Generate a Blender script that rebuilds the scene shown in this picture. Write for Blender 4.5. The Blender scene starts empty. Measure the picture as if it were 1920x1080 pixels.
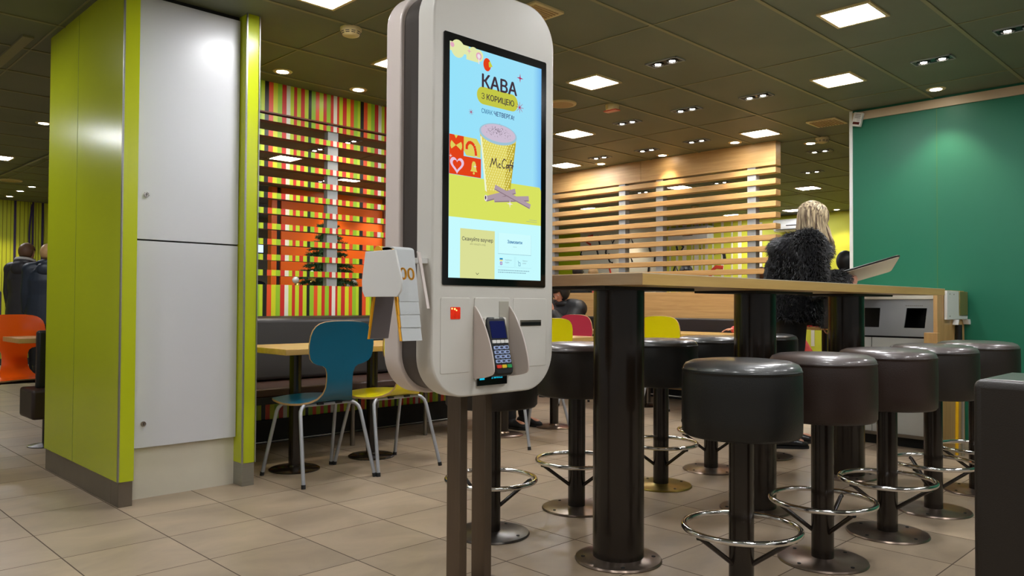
import bpy, bmesh, math, random
from mathutils import Vector, Matrix
from mathutils.geometry import delaunay_2d_cdt
random.seed(7)
PI = math.pi
SC = bpy.context.scene
COL = SC.collection
SC.view_settings.view_transform = 'Standard'
SC.view_settings.look = 'None'
SC.view_settings.gamma = 1.0
SC.view_settings.use_curve_mapping = False
SC.view_settings.exposure = EXPOSURE = 0.0
CEIL = 2.585

# ------------------------------------------------------------------ materials
def s2l(c):
    return tuple(((v / 12.92) if v <= 0.04045 else ((v + 0.055) / 1.055) ** 2.4) for v in (x / 255.0 for x in c))

class NT:
    def __init__(s, name):
        s.m = bpy.data.materials.new(name); s.m.use_nodes = True
        s.t = s.m.node_tree; s.b = s.t.nodes['Principled BSDF']
    def n(s, typ, **kw):
        x = s.t.nodes.new(typ)
        for k, v in kw.items():
            if hasattr(x, k): setattr(x, k, v)
        return x
    def l(s, a, b): s.t.links.new(a, b)

def mat(name, rgb, rough=0.5, metal=0.0, noise=0.0, nscale=20.0, bump=0.0, bscale=200.0, coat=0.0, emit=0.0, ecol=None, trans=0.0, sheen=0.0, spec=None, aniso=0.0, stretch=None):
    k = NT(name); b = k.b
    col = s2l(rgb)
    b.inputs['Base Color'].default_value = (*col, 1)
    b.inputs['Roughness'].default_value = rough
    b.inputs['Metallic'].default_value = metal
    if coat: b.inputs['Coat Weight'].default_value = coat; b.inputs['Coat Roughness'].default_value = 0.12
    if trans: b.inputs['Transmission Weight'].default_value = trans
    if sheen: b.inputs['Sheen Weight'].default_value = sheen
    if spec is not None: b.inputs['Specular IOR Level'].default_value = spec
    if emit:
        b.inputs['Emission Color'].default_value = (*s2l(ecol or rgb), 1)
        b.inputs['Emission Strength'].default_value = emit
    if noise or bump:
        tc = k.n('ShaderNodeTexCoord'); mp = k.n('ShaderNodeMapping'); k.l(tc.outputs['Object'], mp.inputs['Vector'])
        if stretch: mp.inputs['Scale'].default_value = stretch
    if noise:
        nz = k.n('ShaderNodeTexNoise'); nz.inputs['Scale'].default_value = nscale; nz.inputs['Detail'].default_value = 6
        k.l(mp.outputs[0], nz.inputs['Vector'])
        mx = k.n('ShaderNodeMix', data_type='RGBA'); k.l(nz.outputs[0], mx.inputs[0])
        mx.inputs[6].default_value = (*[c * (1 - noise) for c in col], 1); mx.inputs[7].default_value = (*[min(1, c * (1 + noise)) for c in col], 1)
        k.l(mx.outputs[2], b.inputs['Base Color'])
    if bump:
        nb = k.n('ShaderNodeTexNoise'); nb.inputs['Scale'].default_value = bscale; nb.inputs['Detail'].default_value = 3
        k.l(mp.outputs[0], nb.inputs['Vector'])
        bp = k.n('ShaderNodeBump'); bp.inputs['Strength'].default_value = bump; bp.inputs['Distance'].default_value = 0.002
        k.l(nb.outputs[0], bp.inputs['Height']); k.l(bp.outputs[0], b.inputs['Normal'])
    return k.m

def wood(name, rgb, dark, rough=0.4, axis='Y', scale=1.0):
    k = NT(name); b = k.b
    g = k.n('ShaderNodeNewGeometry'); mp = k.n('ShaderNodeMapping'); k.l(g.outputs['Position'], mp.inputs['Vector'])
    st = {'X': (1.2, 22, 22), 'Y': (22, 1.2, 22), 'Z': (22, 22, 1.2)}[axis]
    mp.inputs['Scale'].default_value = [v * scale for v in st]
    nz = k.n('ShaderNodeTexNoise'); nz.inputs['Scale'].default_value = 1.6; nz.inputs['Detail'].default_value = 8; nz.inputs['Roughness'].default_value = 0.65
    nz.inputs['Distortion'].default_value = 0.4
    k.l(mp.outputs[0], nz.inputs['Vector'])
    r = k.n('ShaderNodeValToRGB'); k.l(nz.outputs[0], r.inputs[0])
    r.color_ramp.elements[0].position = 0.33; r.color_ramp.elements[1].position = 0.68
    r.color_ramp.elements[0].color = (*s2l(dark), 1); r.color_ramp.elements[1].color = (*s2l(rgb), 1)
    k.l(r.outputs[0], b.inputs['Base Color']); b.inputs['Roughness'].default_value = rough
    return k.m

def emi(name, rgb, s=1.0):
    k = NT(name); k.t.nodes.remove(k.b)
    e = k.n('ShaderNodeEmission'); e.inputs[0].default_value = (*s2l(rgb), 1); e.inputs[1].default_value = s
    k.l(e.outputs[0], k.t.nodes['Material Output'].inputs[0])
    return k.m

def floor_mat():
    k = NT('floor_tiles'); b = k.b
    g = k.n('ShaderNodeNewGeometry'); sp = k.n('ShaderNodeSeparateXYZ'); k.l(g.outputs['Position'], sp.inputs[0])
    def M(op, a, bb=None, c=None):
        x = k.n('ShaderNodeMath', operation=op)
        for i, v in enumerate((a, bb, c)):
            if v is None: continue
            if isinstance(v, (int, float)): x.inputs[i].default_value = v
            else: k.l(v, x.inputs[i])
        return x.outputs[0]
    u = M('DIVIDE', M('SUBTRACT', sp.outputs[0], 1.3326), 0.4084); v = M('DIVIDE', M('SUBTRACT', sp.outputs[1], 3.8259), 0.407)
    fu = M('FLOOR', u); fv = M('FLOOR', v)
    du = M('ABSOLUTE', M('SUBTRACT', M('FRACT', M('ADD', u, 0.5)), 0.5)); dv = M('ABSOLUTE', M('SUBTRACT', M('FRACT', M('ADD', v, 0.5)), 0.5))
    gu = M('LESS_THAN', du, 0.0062); gv = M('LESS_THAN', dv, 0.0058)
    gr = M('MAXIMUM', gu, gv)
    cb = k.n('ShaderNodeCombineXYZ'); k.l(fu, cb.inputs[0]); k.l(fv, cb.inputs[1])
    wn = k.n('ShaderNodeTexWhiteNoise'); k.l(cb.outputs[0], wn.inputs[0])
    of = k.n('ShaderNodeVectorMath', operation='MULTIPLY_ADD'); k.l(wn.outputs[1], of.inputs[0]); of.inputs[1].default_value = (7, 7, 7); k.l(g.outputs['Position'], of.inputs[2])
    mp = k.n('ShaderNodeMapping'); mp.inputs['Scale'].default_value = (1.6, 2.6, 1); k.l(of.outputs[0], mp.inputs[0])
    nz = k.n('ShaderNodeTexNoise'); nz.inputs['Scale'].default_value = 1.3; nz.inputs['Detail'].default_value = 9; nz.inputs['Roughness'].default_value = 0.6; nz.inputs['Distortion'].default_value = 0.6
    k.l(mp.outputs[0], nz.inputs[0])
    r = k.n('ShaderNodeValToRGB'); k.l(nz.outputs[0], r.inputs[0])
    r.color_ramp.elements[0].position = 0.3; r.color_ramp.elements[1].position = 0.72
    r.color_ramp.elements[0].color = (*s2l((148, 131, 110)), 1); r.color_ramp.elements[1].color = (*s2l((182, 162, 136)), 1)
    # tile to tile tint
    hs = k.n('ShaderNodeMix', data_type='RGBA', blend_type='MULTIPLY'); hs.inputs[0].default_value = 1.0
    tr = k.n('ShaderNodeMapRange'); k.l(wn.outputs[0], tr.inputs[0]); tr.inputs[3].default_value = 0.88; tr.inputs[4].default_value = 1.06
    k.l(r.outputs[0], hs.inputs[6]); k.l(tr.outputs[0], hs.inputs[7])
    mx = k.n('ShaderNodeMix', data_type='RGBA'); k.l(gr, mx.inputs[0]); k.l(hs.outputs[2], mx.inputs[6]); mx.inputs[7].default_value = (*s2l((84, 70, 56)), 1)
    k.l(mx.outputs[2], b.inputs['Base Color'])
    nr = k.n('ShaderNodeMapRange'); k.l(nz.outputs[0], nr.inputs[0]); nr.inputs[3].default_value = 0.30; nr.inputs[4].default_value = 0.46
    rr = M('MAXIMUM', nr.outputs[0], M('MULTIPLY', gr, 0.8)); k.l(rr, b.inputs['Roughness'])
    bp = k.n('ShaderNodeBump'); bp.inputs['Strength'].default_value = 0.5; bp.inputs['Distance'].default_value = 0.002
    k.l(M('SUBTRACT', 1.0, gr), bp.inputs['Height']); k.l(bp.outputs[0], b.inputs['Normal'])
    return k.m

def ceil_mat():
    k = NT('ceiling_boards'); b = k.b
    g = k.n('ShaderNodeNewGeometry'); sp = k.n('ShaderNodeSeparateXYZ'); k.l(g.outputs['Position'], sp.inputs[0])
    def M(op, a, bb=None):
        x = k.n('ShaderNodeMath', operation=op)
        for i, v in enumerate((a, bb)):
            if v is None: continue
            if isinstance(v, (int, float)): x.inputs[i].default_value = v
            else: k.l(v, x.inputs[i])
        return x.outputs[0]
    u = M('DIVIDE', M('SUBTRACT', sp.outputs[0], 3.670), 1.187)
    du = M('ABSOLUTE', M('SUBTRACT', M('FRACT', M('ADD', u, 0.5)), 0.5)); gu = M('LESS_THAN', du, 0.004)
    nz = k.n('ShaderNodeTexNoise'); nz.inputs['Scale'].default_value = 1.5; nz.inputs['Detail'].default_value = 8; k.l(g.outputs['Position'], nz.inputs[0])
    r = k.n('ShaderNodeValToRGB'); k.l(nz.outputs[0], r.inputs[0]); r.color_ramp.elements[0].position = 0.3; r.color_ramp.elements[1].position = 0.7
    r.color_ramp.elements[0].color = (*s2l((90, 95, 74)), 1); r.color_ramp.elements[1].color = (*s2l((103, 107, 85)), 1)
    mx = k.n('ShaderNodeMix', data_type='RGBA'); k.l(gu, mx.inputs[0]); k.l(r.outputs[0], mx.inputs[6]); mx.inputs[7].default_value = (*s2l((34, 32, 18)), 1)
    k.l(mx.outputs[2], b.inputs['Base Color']); b.inputs['Roughness'].default_value = 0.6
    return k.m

STRIPES = [(0.0, 'K'), (.031, 'O'), (.064, 'Y'), (.10, 'G'), (.134, 'R'), (.17, 'W'), (.199, 'L'), (.228, 'R'), (.255, 'L'), (.285, 'R'), (.315, 'L'), (.348, 'K'), (.372, 'G'), (.409, 'O'), (.438, 'L'), (.475, 'R'), (.502, 'G'), (.538, 'R'), (.562, 'W'), (.593, 'R'), (.613, 'L'), (.645, 'R'), (.68, 'Y'), (.713, 'O'), (.745, 'G'), (.78, 'K')]
SCOL = {'K': (22, 22, 20), 'O': (228, 82, 40), 'Y': (212, 218, 40), 'G': (150, 196, 44), 'R': (204, 46, 40), 'W': (226, 226, 214), 'L': (192, 214, 44)}
def stripe_mat():
    k = NT('coloured_stripes'); b = k.b
    g = k.n('ShaderNodeNewGeometry'); sp = k.n('ShaderNodeSeparateXYZ'); k.l(g.outputs['Position'], sp.inputs[0])
    a = k.n('ShaderNodeMath', operation='SUBTRACT'); k.l(sp.outputs[0], a.inputs[0]); a.inputs[1].default_value = 2.669
    d = k.n('ShaderNodeMath', operation='DIVIDE'); k.l(a.outputs[0], d.inputs[0]); d.inputs[1].default_value = 0.806
    f = k.n('ShaderNodeMath', operation='FRACT'); k.l(d.outputs[0], f.inputs[0])
    r = k.n('ShaderNodeValToRGB'); r.color_ramp.interpolation = 'CONSTANT'; k.l(f.outputs[0], r.inputs[0])
    els = r.color_ramp.elements
    els[0].position = 0; els[0].color = (*s2l(SCOL['K']), 1); els[1].position = .031 / .806; els[1].color = (*s2l(SCOL['O']), 1)
    for x, c in STRIPES[2:]:
        e = els.new(x / .806); e.color = (*s2l(SCOL[c]), 1)
    els[-1].color = (*s2l(SCOL['L']), 1)
    k.l(r.outputs[0], b.inputs['Base Color']); b.inputs['Roughness'].default_value = 0.35
    return k.m

M_floor = floor_mat(); M_ceil = ceil_mat(); M_stripe = stripe_mat()
M_tbar = mat('ceiling_bar', (124, 120, 84), 0.5)
M_olive = mat('olive_paint', (60, 56, 32), 0.6)
M_lime = mat('lime_laminate', (184, 196, 26), 0.22, noise=0.05, nscale=3, spec=0.5)
M_alu = mat('brushed_aluminium', (168, 168, 160), 0.35, 0.9, noise=0.15, nscale=8, stretch=(1, 1, 30))
M_kick = mat('steel_kickplate', (128, 120, 108), 0.38, 0.75, noise=0.25, nscale=6)
M_white = mat('grey_white_laminate', (208, 209, 213), 0.3, noise=0.02, nscale=4)
M_cream = mat('cream_board', (214, 208, 190), 0.45, noise=0.06, nscale=10)
M_chrome = mat('polished_chrome', (222, 220, 216), 0.14, 1.0)
M_steel = mat('worn_steel_disc', (142, 126, 112), 0.28, 0.9, noise=0.35, nscale=14)
M_inox = mat('stainless_steel', (196, 198, 200), 0.3, 0.7, noise=0.12, nscale=5, stretch=(8, 1, 1))
M_brownmetal = mat('brown_lacquered_steel', (33, 25, 18), 0.24, 0.0, coat=0.2, spec=0.4)
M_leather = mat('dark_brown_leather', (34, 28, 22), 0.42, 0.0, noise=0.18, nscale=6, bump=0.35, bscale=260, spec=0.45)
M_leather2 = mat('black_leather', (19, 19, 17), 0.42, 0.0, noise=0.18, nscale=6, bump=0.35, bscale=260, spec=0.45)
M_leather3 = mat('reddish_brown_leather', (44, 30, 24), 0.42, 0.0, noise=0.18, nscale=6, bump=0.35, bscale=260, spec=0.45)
M_top = mat('leather_top_painted_sheen', (82, 70, 66), 0.42, noise=0.15, nscale=6, bump=0.25, bscale=260, spec=1.0, coat=0.7)  # lighter base than the sides: bright reflections on the tops put into the colour
M_topb = mat('black_leather_top_painted_sheen', (56, 56, 55), 0.42, noise=0.15, nscale=6, bump=0.25, bscale=260, spec=1.0, coat=0.7)  # black tops lightened likewise, their reflected light is in the colour
M_bench = mat('bench_leather', (42, 38, 38), 0.34, 0, noise=0.15, nscale=5, bump=0.3, bscale=200)
M_benchseat = mat('bench_seat_leather', (72, 50, 42), 0.4, 0, noise=0.15, nscale=5)
M_table = wood('table_wood', (206, 170, 104), (190, 152, 88), 0.32, 'X')
M_tableY = wood('table_wood_crosscut', (192, 156, 116), (172, 134, 96), 0.32, 'Y')
M_woodY = wood('oak_slats', (214, 172, 112), (190, 146, 88), 0.42, 'Y')
M_woodZ = wood('oak_upright', (206, 166, 108), (184, 142, 88), 0.42, 'Z')
M_woodX = wood('oak_panel', (206, 166, 108), (184, 142, 88), 0.42, 'X')
M_walnut = mat('walnut_brown', (112, 62, 40), 0.45, noise=0.2, nscale=30, stretch=(1, 12, 12))
M_black = mat('black_plastic', (16, 16, 16), 0.35)
M_blackm = mat('matt_black', (14, 13, 12), 0.6)
M_greyleg = mat('grey_painted_steel', (166, 168, 172), 0.3, 0.35)
M_rubber = mat('black_rubber', (18, 18, 18), 0.7)
M_green = mat('teal_green_laminate', (12, 104, 76), 0.5, noise=0.04, nscale=3)
M_trimb = mat('beige_trim', (186, 166, 138), 0.5)
M_whitep = mat('white_paint', (226, 226, 222), 0.4)
M_post = mat('grey_steel_post', (158, 162, 164), 0.4, 0.2, noise=0.1, nscale=10)
M_kw = mat('kiosk_offwhite', (216, 213, 204), 0.3, noise=0.01, nscale=4, coat=0.25)
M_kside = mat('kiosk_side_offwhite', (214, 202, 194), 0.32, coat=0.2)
M_kcore = mat('kiosk_core_grey', (74, 68, 64), 0.35, 0.3)
M_kpost = mat('brushed_bronze_post', (112, 100, 88), 0.32, 0.85, noise=0.12, nscale=5, stretch=(20, 20, 1))
M_glass = mat('black_glass', (6, 6, 7), 0.12, coat=0.5)
M_orange = mat('orange_wall_paint', (240, 106, 16), 0.38)
M_limewall = mat('lime_wall_board', (196, 206, 44), 0.5, noise=0.05, nscale=5)
M_yelwall = mat('yellow_green_wallpaper', (206, 208, 60), 0.55, noise=0.06, nscale=30, stretch=(1, 8, 0.4))
M_whitewall = mat('white_wallpaper', (222, 218, 200), 0.6)
M_ink = mat('black_ink', (24, 22, 22), 0.6)
M_redink = mat('red_ink', (206, 62, 40), 0.6)
M_purple = mat('purple_band', (52, 40, 86), 0.45)
M_skin = mat('skin', (206, 150, 126), 0.5, spec=0.35)
M_panel = emi('led_panel_light', (250, 250, 252), 80.0)
M_spotw = emi('spot_lamp_light', (255, 244, 226), 40.0)
M_beige = mat('aged_beige_plastic', (206, 186, 134), 0.45)
M_beige2 = mat('beige_grille', (176, 146, 98), 0.55)

# ------------------------------------------------------------------ mesh builder
class MB:
    def __init__(s): s.v = []; s.f = []; s.m = []; s.mi = 0
    def add(s, vs, fs):
        o = len(s.v); s.v += [tuple(v) for v in vs]
        for f in fs: s.f.append(tuple(i + o for i in f)); s.m.append(s.mi)
        return s
    def mat(s, i): s.mi = i; return s
    def box(s, x0, x1, y0, y1, z0, z1):
        return s.add([(x0, y0, z0), (x1, y0, z0), (x1, y1, z0), (x0, y1, z0), (x0, y0, z1), (x1, y0, z1), (x1, y1, z1), (x0, y1, z1)],
                     [(0, 3, 2, 1), (4, 5, 6, 7), (0, 1, 5, 4), (1, 2, 6, 5), (2, 3, 7, 6), (3, 0, 4, 7)])
    def quad(s, a, b, c, d): return s.add([a, b, c, d], [(0, 1, 2, 3)])
    def lathe(s, prof, c=(0, 0, 0), n=32, cap=True):
        """prof: list of (r, z)"""
        vs = []; fs = []
        k = len(prof)
        for (r, z) in prof:
            for i in range(n):
                a = 2 * PI * i / n; vs.append((c[0] + r * math.cos(a), c[1] + r * math.sin(a), c[2] + z))
        for j in range(k - 1):
            for i in range(n):
                i2 = (i + 1) % n; fs.append((j * n + i, j * n + i2, (j + 1) * n + i2, (j + 1) * n + i))
        if cap: fs.append(tuple(range(n))[::-1]); fs.append(tuple((k - 1) * n + i for i in range(n)))
        return s.add(vs, fs)
    def cyl(s, c, r, z0, z1, n=32): return s.lathe([(r, z0), (r, z1)], (c[0], c[1], 0), n)
    def tube(s, pts, rad, n=10, cap=True, ref=None, closed=False, flat=None):
        P = [Vector(p) for p in pts]; m = len(P)
        R = rad if isinstance(rad, (list, tuple)) else [rad] * m
        T = []
        for i in range(m):
            if closed: t = P[(i + 1) % m] - P[i - 1]
            else: t = P[min(i + 1, m - 1)] - P[max(i - 1, 0)]
            T.append(t.normalized() if t.length > 1e-9 else Vector((0, 0, 1)))
        u = Vector(ref) if ref else (Vector((0, 0, 1)) if abs(T[0].z) < 0.9 else Vector((1, 0, 0)))
        u = (u - T[0] * u.dot(T[0])).normalized()
        vs = []; fs = []; rings = []
        PP = []; RR = []; TT = []; UU = []
        for i in range(m):
            if i: 
                if ref: u = Vector(ref)
                u = (u - T[i] * u.dot(T[i]))
                u = u.normalized() if u.length > 1e-6 else T[i].orthogonal().normalized()
            ra = R[i]
            if not isinstance(ra, (list, tuple)): ra = (ra, ra)
            PP.append(P[i]); RR.append(ra); TT.append(T[i]); UU.append(u.copy())
        if cap == 'round' and not closed:
            a0 = []; 
            for q in (0.1, 0.5, 0.85):
                c = math.sqrt(1 - (1 - q) ** 2); r = RR[0]; h = min(r)
                a0.append((PP[0] - TT[0] * h * (1 - q), (r[0] * c, r[1] * c), TT[0], UU[0]))
            a1 = []
            for q in (0.85, 0.5, 0.1):
                c = math.sqrt(1 - (1 - q) ** 2); r = RR[-1]; h = min(r)
                a1.append((PP[-1] + TT[-1] * h * (1 - q), (r[0] * c, r[1] * c), TT[-1], UU[-1]))
            seq = a0 + list(zip(PP, RR, TT, UU)) + a1
        else: seq = list(zip(PP, RR, TT, UU))
        for (p, r, t, u) in seq:
            w = t.cross(u)
            for i in range(n):
                a = 2 * PI * i / n; vs.append(p + u * (r[0] * math.cos(a)) + w * (r[1] * math.sin(a)))
        k = len(seq)
        for j in range(k if closed else k - 1):
            j2 = (j + 1) % k
            for i in range(n):
                i2 = (i + 1) % n; fs.append((j * n + i, j * n + i2, j2 * n + i2, j2 * n + i))
        if not closed:
            fs.append(tuple(range(n))[::-1]); fs.append(tuple((k - 1) * n + i for i in range(n)))
        return s.add(vs, fs)
    def ell(s, c, r, n=16, m=10, M=None):
        vs = []; fs = []
        for j in range(1, m):
            b = PI * j / m
            for i in range(n):
                a = 2 * PI * i / n; vs.append(Vector((r[0] * math.sin(b) * math.cos(a), r[1] * math.sin(b) * math.sin(a), r[2] * math.cos(b))))
        vs.append(Vector((0, 0, r[2]))); vs.append(Vector((0, 0, -r[2])))
        if M: vs = [M @ v for v in vs]
        vs = [v + Vector(c) for v in vs]
        for j in range(m - 2):
            for i in range(n):
                i2 = (i + 1) % n; fs.append((j * n + i, (j + 1) * n + i, (j + 1) * n + i2, j * n + i2))
        t = (m - 1) * n
        for i in range(n):
            i2 = (i + 1) % n; fs.append((t, i, i2)); fs.append((t + 1, (m - 2) * n + i2, (m - 2) * n + i))
        return s.add(vs, fs)
    def prism(s, poly, a0, a1, axis='Y'):
        """poly = list of 2D points; axis Y: (x,z); X: (y,z); Z: (x,y)"""
        n = len(poly)
        def P(p, a): return {'Y': (p[0], a, p[1]), 'X': (a, p[0], p[1]), 'Z': (p[0], p[1], a)}[axis]
        vs = [P(p, a0) for p in poly] + [P(p, a1) for p in poly]
        fs = [tuple(range(n)), tuple(range(2 * n - 1, n - 1, -1))] + [(i, i + n, (i + 1) % n + n, (i + 1) % n) for i in range(n)]
        return s.add(vs, fs)
    def build(s, name, mats, parent=None, smooth=None, bevel=0, seg=2, solid=False):
        me = bpy.data.meshes.new(name); 
        L = parent_loc(parent)
        me.from_pydata([(v[0] - L[0], v[1] - L[1], v[2] - L[2]) for v in s.v] if parent is not None and getattr(s, 'world', True) and L != (0, 0, 0) else [tuple(v) for v in s.v], [], s.f)
        if not isinstance(mats, (list, tuple)): mats = [mats]
        for m in mats: me.materials.append(m)
        me.polygons.foreach_set('material_index', s.m)
        me.update()
        bm = bmesh.new(); bm.from_mesh(me); bmesh.ops.recalc_face_normals(bm, faces=bm.faces); bm.to_mesh(me); bm.free()
        o = bpy.data.objects.new(name, me); COL.objects.link(o)
        if parent is not None: o.parent = parent
        if smooth:
            me.polygons.foreach_set('use_smooth', [True] * len(me.polygons))
            if smooth != 1: me.set_sharp_from_angle(angle=math.radians(smooth))
        if bevel:
            b = o.modifiers.new('bevel', 'BEVEL'); b.width = bevel; b.segments = seg; b.limit_method = 'ANGLE'; b.angle_limit = math.radians(40)
            me.polygons.foreach_set('use_smooth', [True] * len(me.polygons)); me.set_sharp_from_angle(angle=math.radians(40))
        return o

LOCS = {}
def parent_loc(p):
    while p is not None:
        if p.name in LOCS: return LOCS[p.name]
        p = p.parent
    return (0, 0, 0)

def rrect(x0, x1, z0, z1, r, n=6):
    pts = []
    for (cx, cz, a) in ((x1 - r, z0 + r, -90), (x1 - r, z1 - r, 0), (x0 + r, z1 - r, 90), (x0 + r, z0 + r, 180)):
        for i in range(n + 1):
            t = math.radians(a + 90 * i / n); pts.append((cx + r * math.cos(t), cz + r * math.sin(t)))
    return pts

def empty(name, loc=(0, 0, 0), label=None, cat=None, group=None, world=True):
    """world=True: the children are modelled in world coordinates"""
    o = bpy.data.objects.new(name, None); COL.objects.link(o); o.location = loc; o.empty_display_size = 0.1
    LOCS[o.name] = tuple(loc) if world else (0, 0, 0)
    tag(o, label, cat, group)
    return o
def tag(o, label=None, cat=None, group=None, kind=None):
    if label: o['label'] = label
    if cat: o['category'] = cat
    if group: o['group'] = group
    if kind: o['kind'] = kind
    return o
def structure(o): o['kind'] = 'structure'; return o
def base_origin(o, loc):
    """move the origin of a world-modelled top-level mesh to loc"""
    o.data.transform(Matrix.Translation(-Vector(loc))); o.location = loc; return o
def dup(root, loc, rz=None, label=None, group=None):
    r = root.copy(); COL.objects.link(r); r.location = loc
    if rz is not None: r.rotation_euler = (0, 0, rz)
    if label: r['label'] = label
    if group: r['group'] = group
    for ch in list(root.children):
        c = ch.copy(); COL.objects.link(c); c.parent = r
        for g in list(ch.children):
            d = g.copy(); COL.objects.link(d); d.parent = c
    return r

def text(txt, x, z, size, m, parent, y, width=None, align='LEFT', bold=0.0, shear=0.0, name='lettering', rotz=0.0, plane='Y', slope=0.0):
    """flat lettering standing in the XZ plane, facing -Y; z = baseline"""
    cu = bpy.data.curves.new('t', 'FONT'); cu.body = txt; cu.fill_mode = 'NONE'; cu.size = 1.0; cu.resolution_u = 5; cu.align_x = align; cu.shear = shear; cu.extrude = 0.0
    to = bpy.data.objects.new('t', cu); COL.objects.link(to)
    dg = bpy.context.evaluated_depsgraph_get(); dg.update()
    me = bpy.data.meshes.new_from_object(to.evaluated_get(dg)); bpy.data.objects.remove(to)
    # fill the outlines (holes left open)
    nb = {}
    for e in me.edges:
        a_, b_ = e.vertices; nb.setdefault(a_, []).append(b_); nb.setdefault(b_, []).append(a_)
    seen = set(); loops = []
    for v0 in nb:
        if v0 in seen: continue
        lp = [v0]; seen.add(v0); cur = v0
        while True:
            nx = [q for q in nb[cur] if q not in seen]
            if not nx: break
            cur = nx[0]; seen.add(cur); lp.append(cur)
        loops.append(lp)
    pts = []; fcs = []
    for lp in loops:
        o_ = len(pts); pts += [Vector((me.vertices[q].co.x, me.vertices[q].co.y)) for q in lp]; fcs.append(list(range(o_, o_ + len(lp))))
    V2, E2, F2, _, _, _ = delaunay_2d_cdt(pts, [], fcs, 5, 1e-6)
    me = bpy.data.meshes.new('lettering'); me.from_pydata([(q.x, q.y, 0) for q in V2], [], [tuple(q) for q in F2])
    xs = [v.co.x for v in me.vertices]; w = (max(xs) - min(xs)) if xs else 1
    k = (width / w) if width else size
    L = parent_loc(parent)
    for v in me.vertices:
        a = v.co.x * k; b = v.co.y * size
        if slope: b += a * slope
        if plane == 'Y': v.co = (x + a - L[0], y - L[1], z + b - L[2])
        else: v.co = (y - L[0], x - a - L[1], z + b - L[2])
    me.materials.clear()
    if bold:
        bm = bmesh.new(); bm.from_mesh(me); n0 = list(bm.verts); 
        ax = Vector((1, 0, 0)) if plane == 'Y' else Vector((0, 1, 0))
        for (dx, dz) in ((bold, 0), (-bold, 0), (0, bold * .6), (0, -bold * .6)):
            g = bmesh.ops.duplicate(bm, geom=list(bm.faces)[:len(me.polygons)])
            for v in [e for e in g['geom'] if isinstance(e, bmesh.types.BMVert)]: v.co += ax * dx + Vector((0, -1e-5 * (1 + dx * 100), dz))
        bm.to_mesh(me); bm.free()
    me.materials.append(m)
    o = bpy.data.objects.new(name, me); COL.objects.link(o)
    if parent: o.parent = parent
    return o
# ================================================================== SETTING
b = MB().box(-3, 14, -4, 15.5, -0.05, 0); structure(b.build('floor', M_floor))
b = MB().box(-3, 14, -4, 15.5, CEIL, CEIL + 0.05)
b.mat(1)
k = -10
while True:
    y = 2.594 + 0.6083 * k; k += 1
    if y > 15.4: break
    if y < -3.9: continue
    b.box(-3, 14, y - 0.011, y + 0.011, CEIL - 0.006, CEIL)
for i in range(-5, 10):
    x = 3.670 + 1.187 * i
    if -2.9 < x < 13.9: b.box(x - 0.005, x + 0.005, -4, 15.5, CEIL - 0.004, CEIL)
b.mat(0)
structure(b.build('ceiling', [M_ceil, M_tbar]))
# cross strip bars seen at the far left
b = MB().box(1.19, 1.25, 5.35, 6.6, CEIL - 0.012, CEIL); structure(b.build('trim_1', M_tbar))
# far wall with pictures
b = MB()
b.mat(0).box(13.2, 13.3, -4, 8.97, 0, CEIL)
b.mat(1).box(13.2, 13.3, 8.97, 11.22, 0, CEIL)
b.mat(2).box(13.2, 13.3, 11.22, 15.5, 0, CEIL)
# white vertical bands in the yellow paper
for y, w in ((8.88, .03), (8.72, .05), (8.55, .09), (8.38, .025), (8.28, .09), (8.16, .03), (8.06, .06), (7.92, .03), (7.72, .05), (7.52, .03), (7.36, .07), (6.95, .07), (5.98, .06)):
    b.mat(1).box(13.19, 13.2, y - w / 2, y + w / 2, 0.3, CEIL if y > 7.2 else 2.5)
def stroke(b, pts, r=0.022):
    b.tube([(13.188, p[0], p[1]) for p in pts], [(r, 0.006)] * len(pts), n=6, ref=(0, 1, 0.3))
SG = [([(0, .1), (.06, -.1)], 3), ([(0, -.1), (.02, .1)], 3), ([(-.1, .1), (-.02, -.08), (.1, .1)], 3), ([(.1, .1), (-.04, .08), (-.08, -.04), (.04, -.1)], 3),
      ([(-.08, .08), (.0, .1), (.08, .03), (.02, -.05), (-.06, -.03), (-.08, .06)], 3), ([(0, 0), (.02, -.03)], 3), ([(-.08, -.1), (0, .08), (.08, -.1)], 3), ([(-.06, .1), (-.08, 0), (-.04, -.08), (.04, -.1)], 3)]
spots = [(10.95, 2.39, 3, 1), (10.72, 2.38, 0, 0), (10.3, 2.37, 2, 0), (9.85, 2.33, 6, 0), (11.12, 2.12, 3, 0), (10.75, 2.1, 0, 0), (10.42, 2.1, 7, 0), (9.98, 2.08, 0, 0), (9.4, 2.13, 0, 0), (9.05, 2.15, 2, 0),
         (10.68, 1.86, 5, 0), (10.35, 1.98, 7, 0), (10.3, 1.85, 5, 0), (9.88, 1.98, 6, 0), (9.25, 1.95, 1, 0), (9.08, 1.88, 5, 0), (11.14, 1.72, 5, 0), (10.78, 1.66, 0, 0), (10.4, 1.67, 0, 1), (10.05, 1.65, 4, 0), (9.4, 1.75, 1, 0), (9.15, 1.72, 1, 0),
         (10.2, 1.42, 5, 0), (9.35, 1.42, 7, 0), (8.65, 2.1, 4, 0), (8.75, 1.7, 6, 0), (8.72, 1.42, 3, 0), (8.2, 2.08, 5, 0)]
for (y, z, g, red) in spots:
    b.mat(4 if red else 3); stroke(b, [(y - p[0], z + p[1]) for p in SG[g][0]])
b.mat(3); stroke(b, [(7.9, 1.98), (7.78, 2.02), (7.68, 1.95), (7.67, 1.86)], 0.035); b.mat(4); stroke(b, [(7.98, 1.5), (7.97, 1.62), (7.85, 1.72), (7.7, 1.7)], 0.035)
b.mat(4); stroke(b, [(7.95, 1.42), (7.85, 1.35)], 0.03)
b.mat(0)
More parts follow.
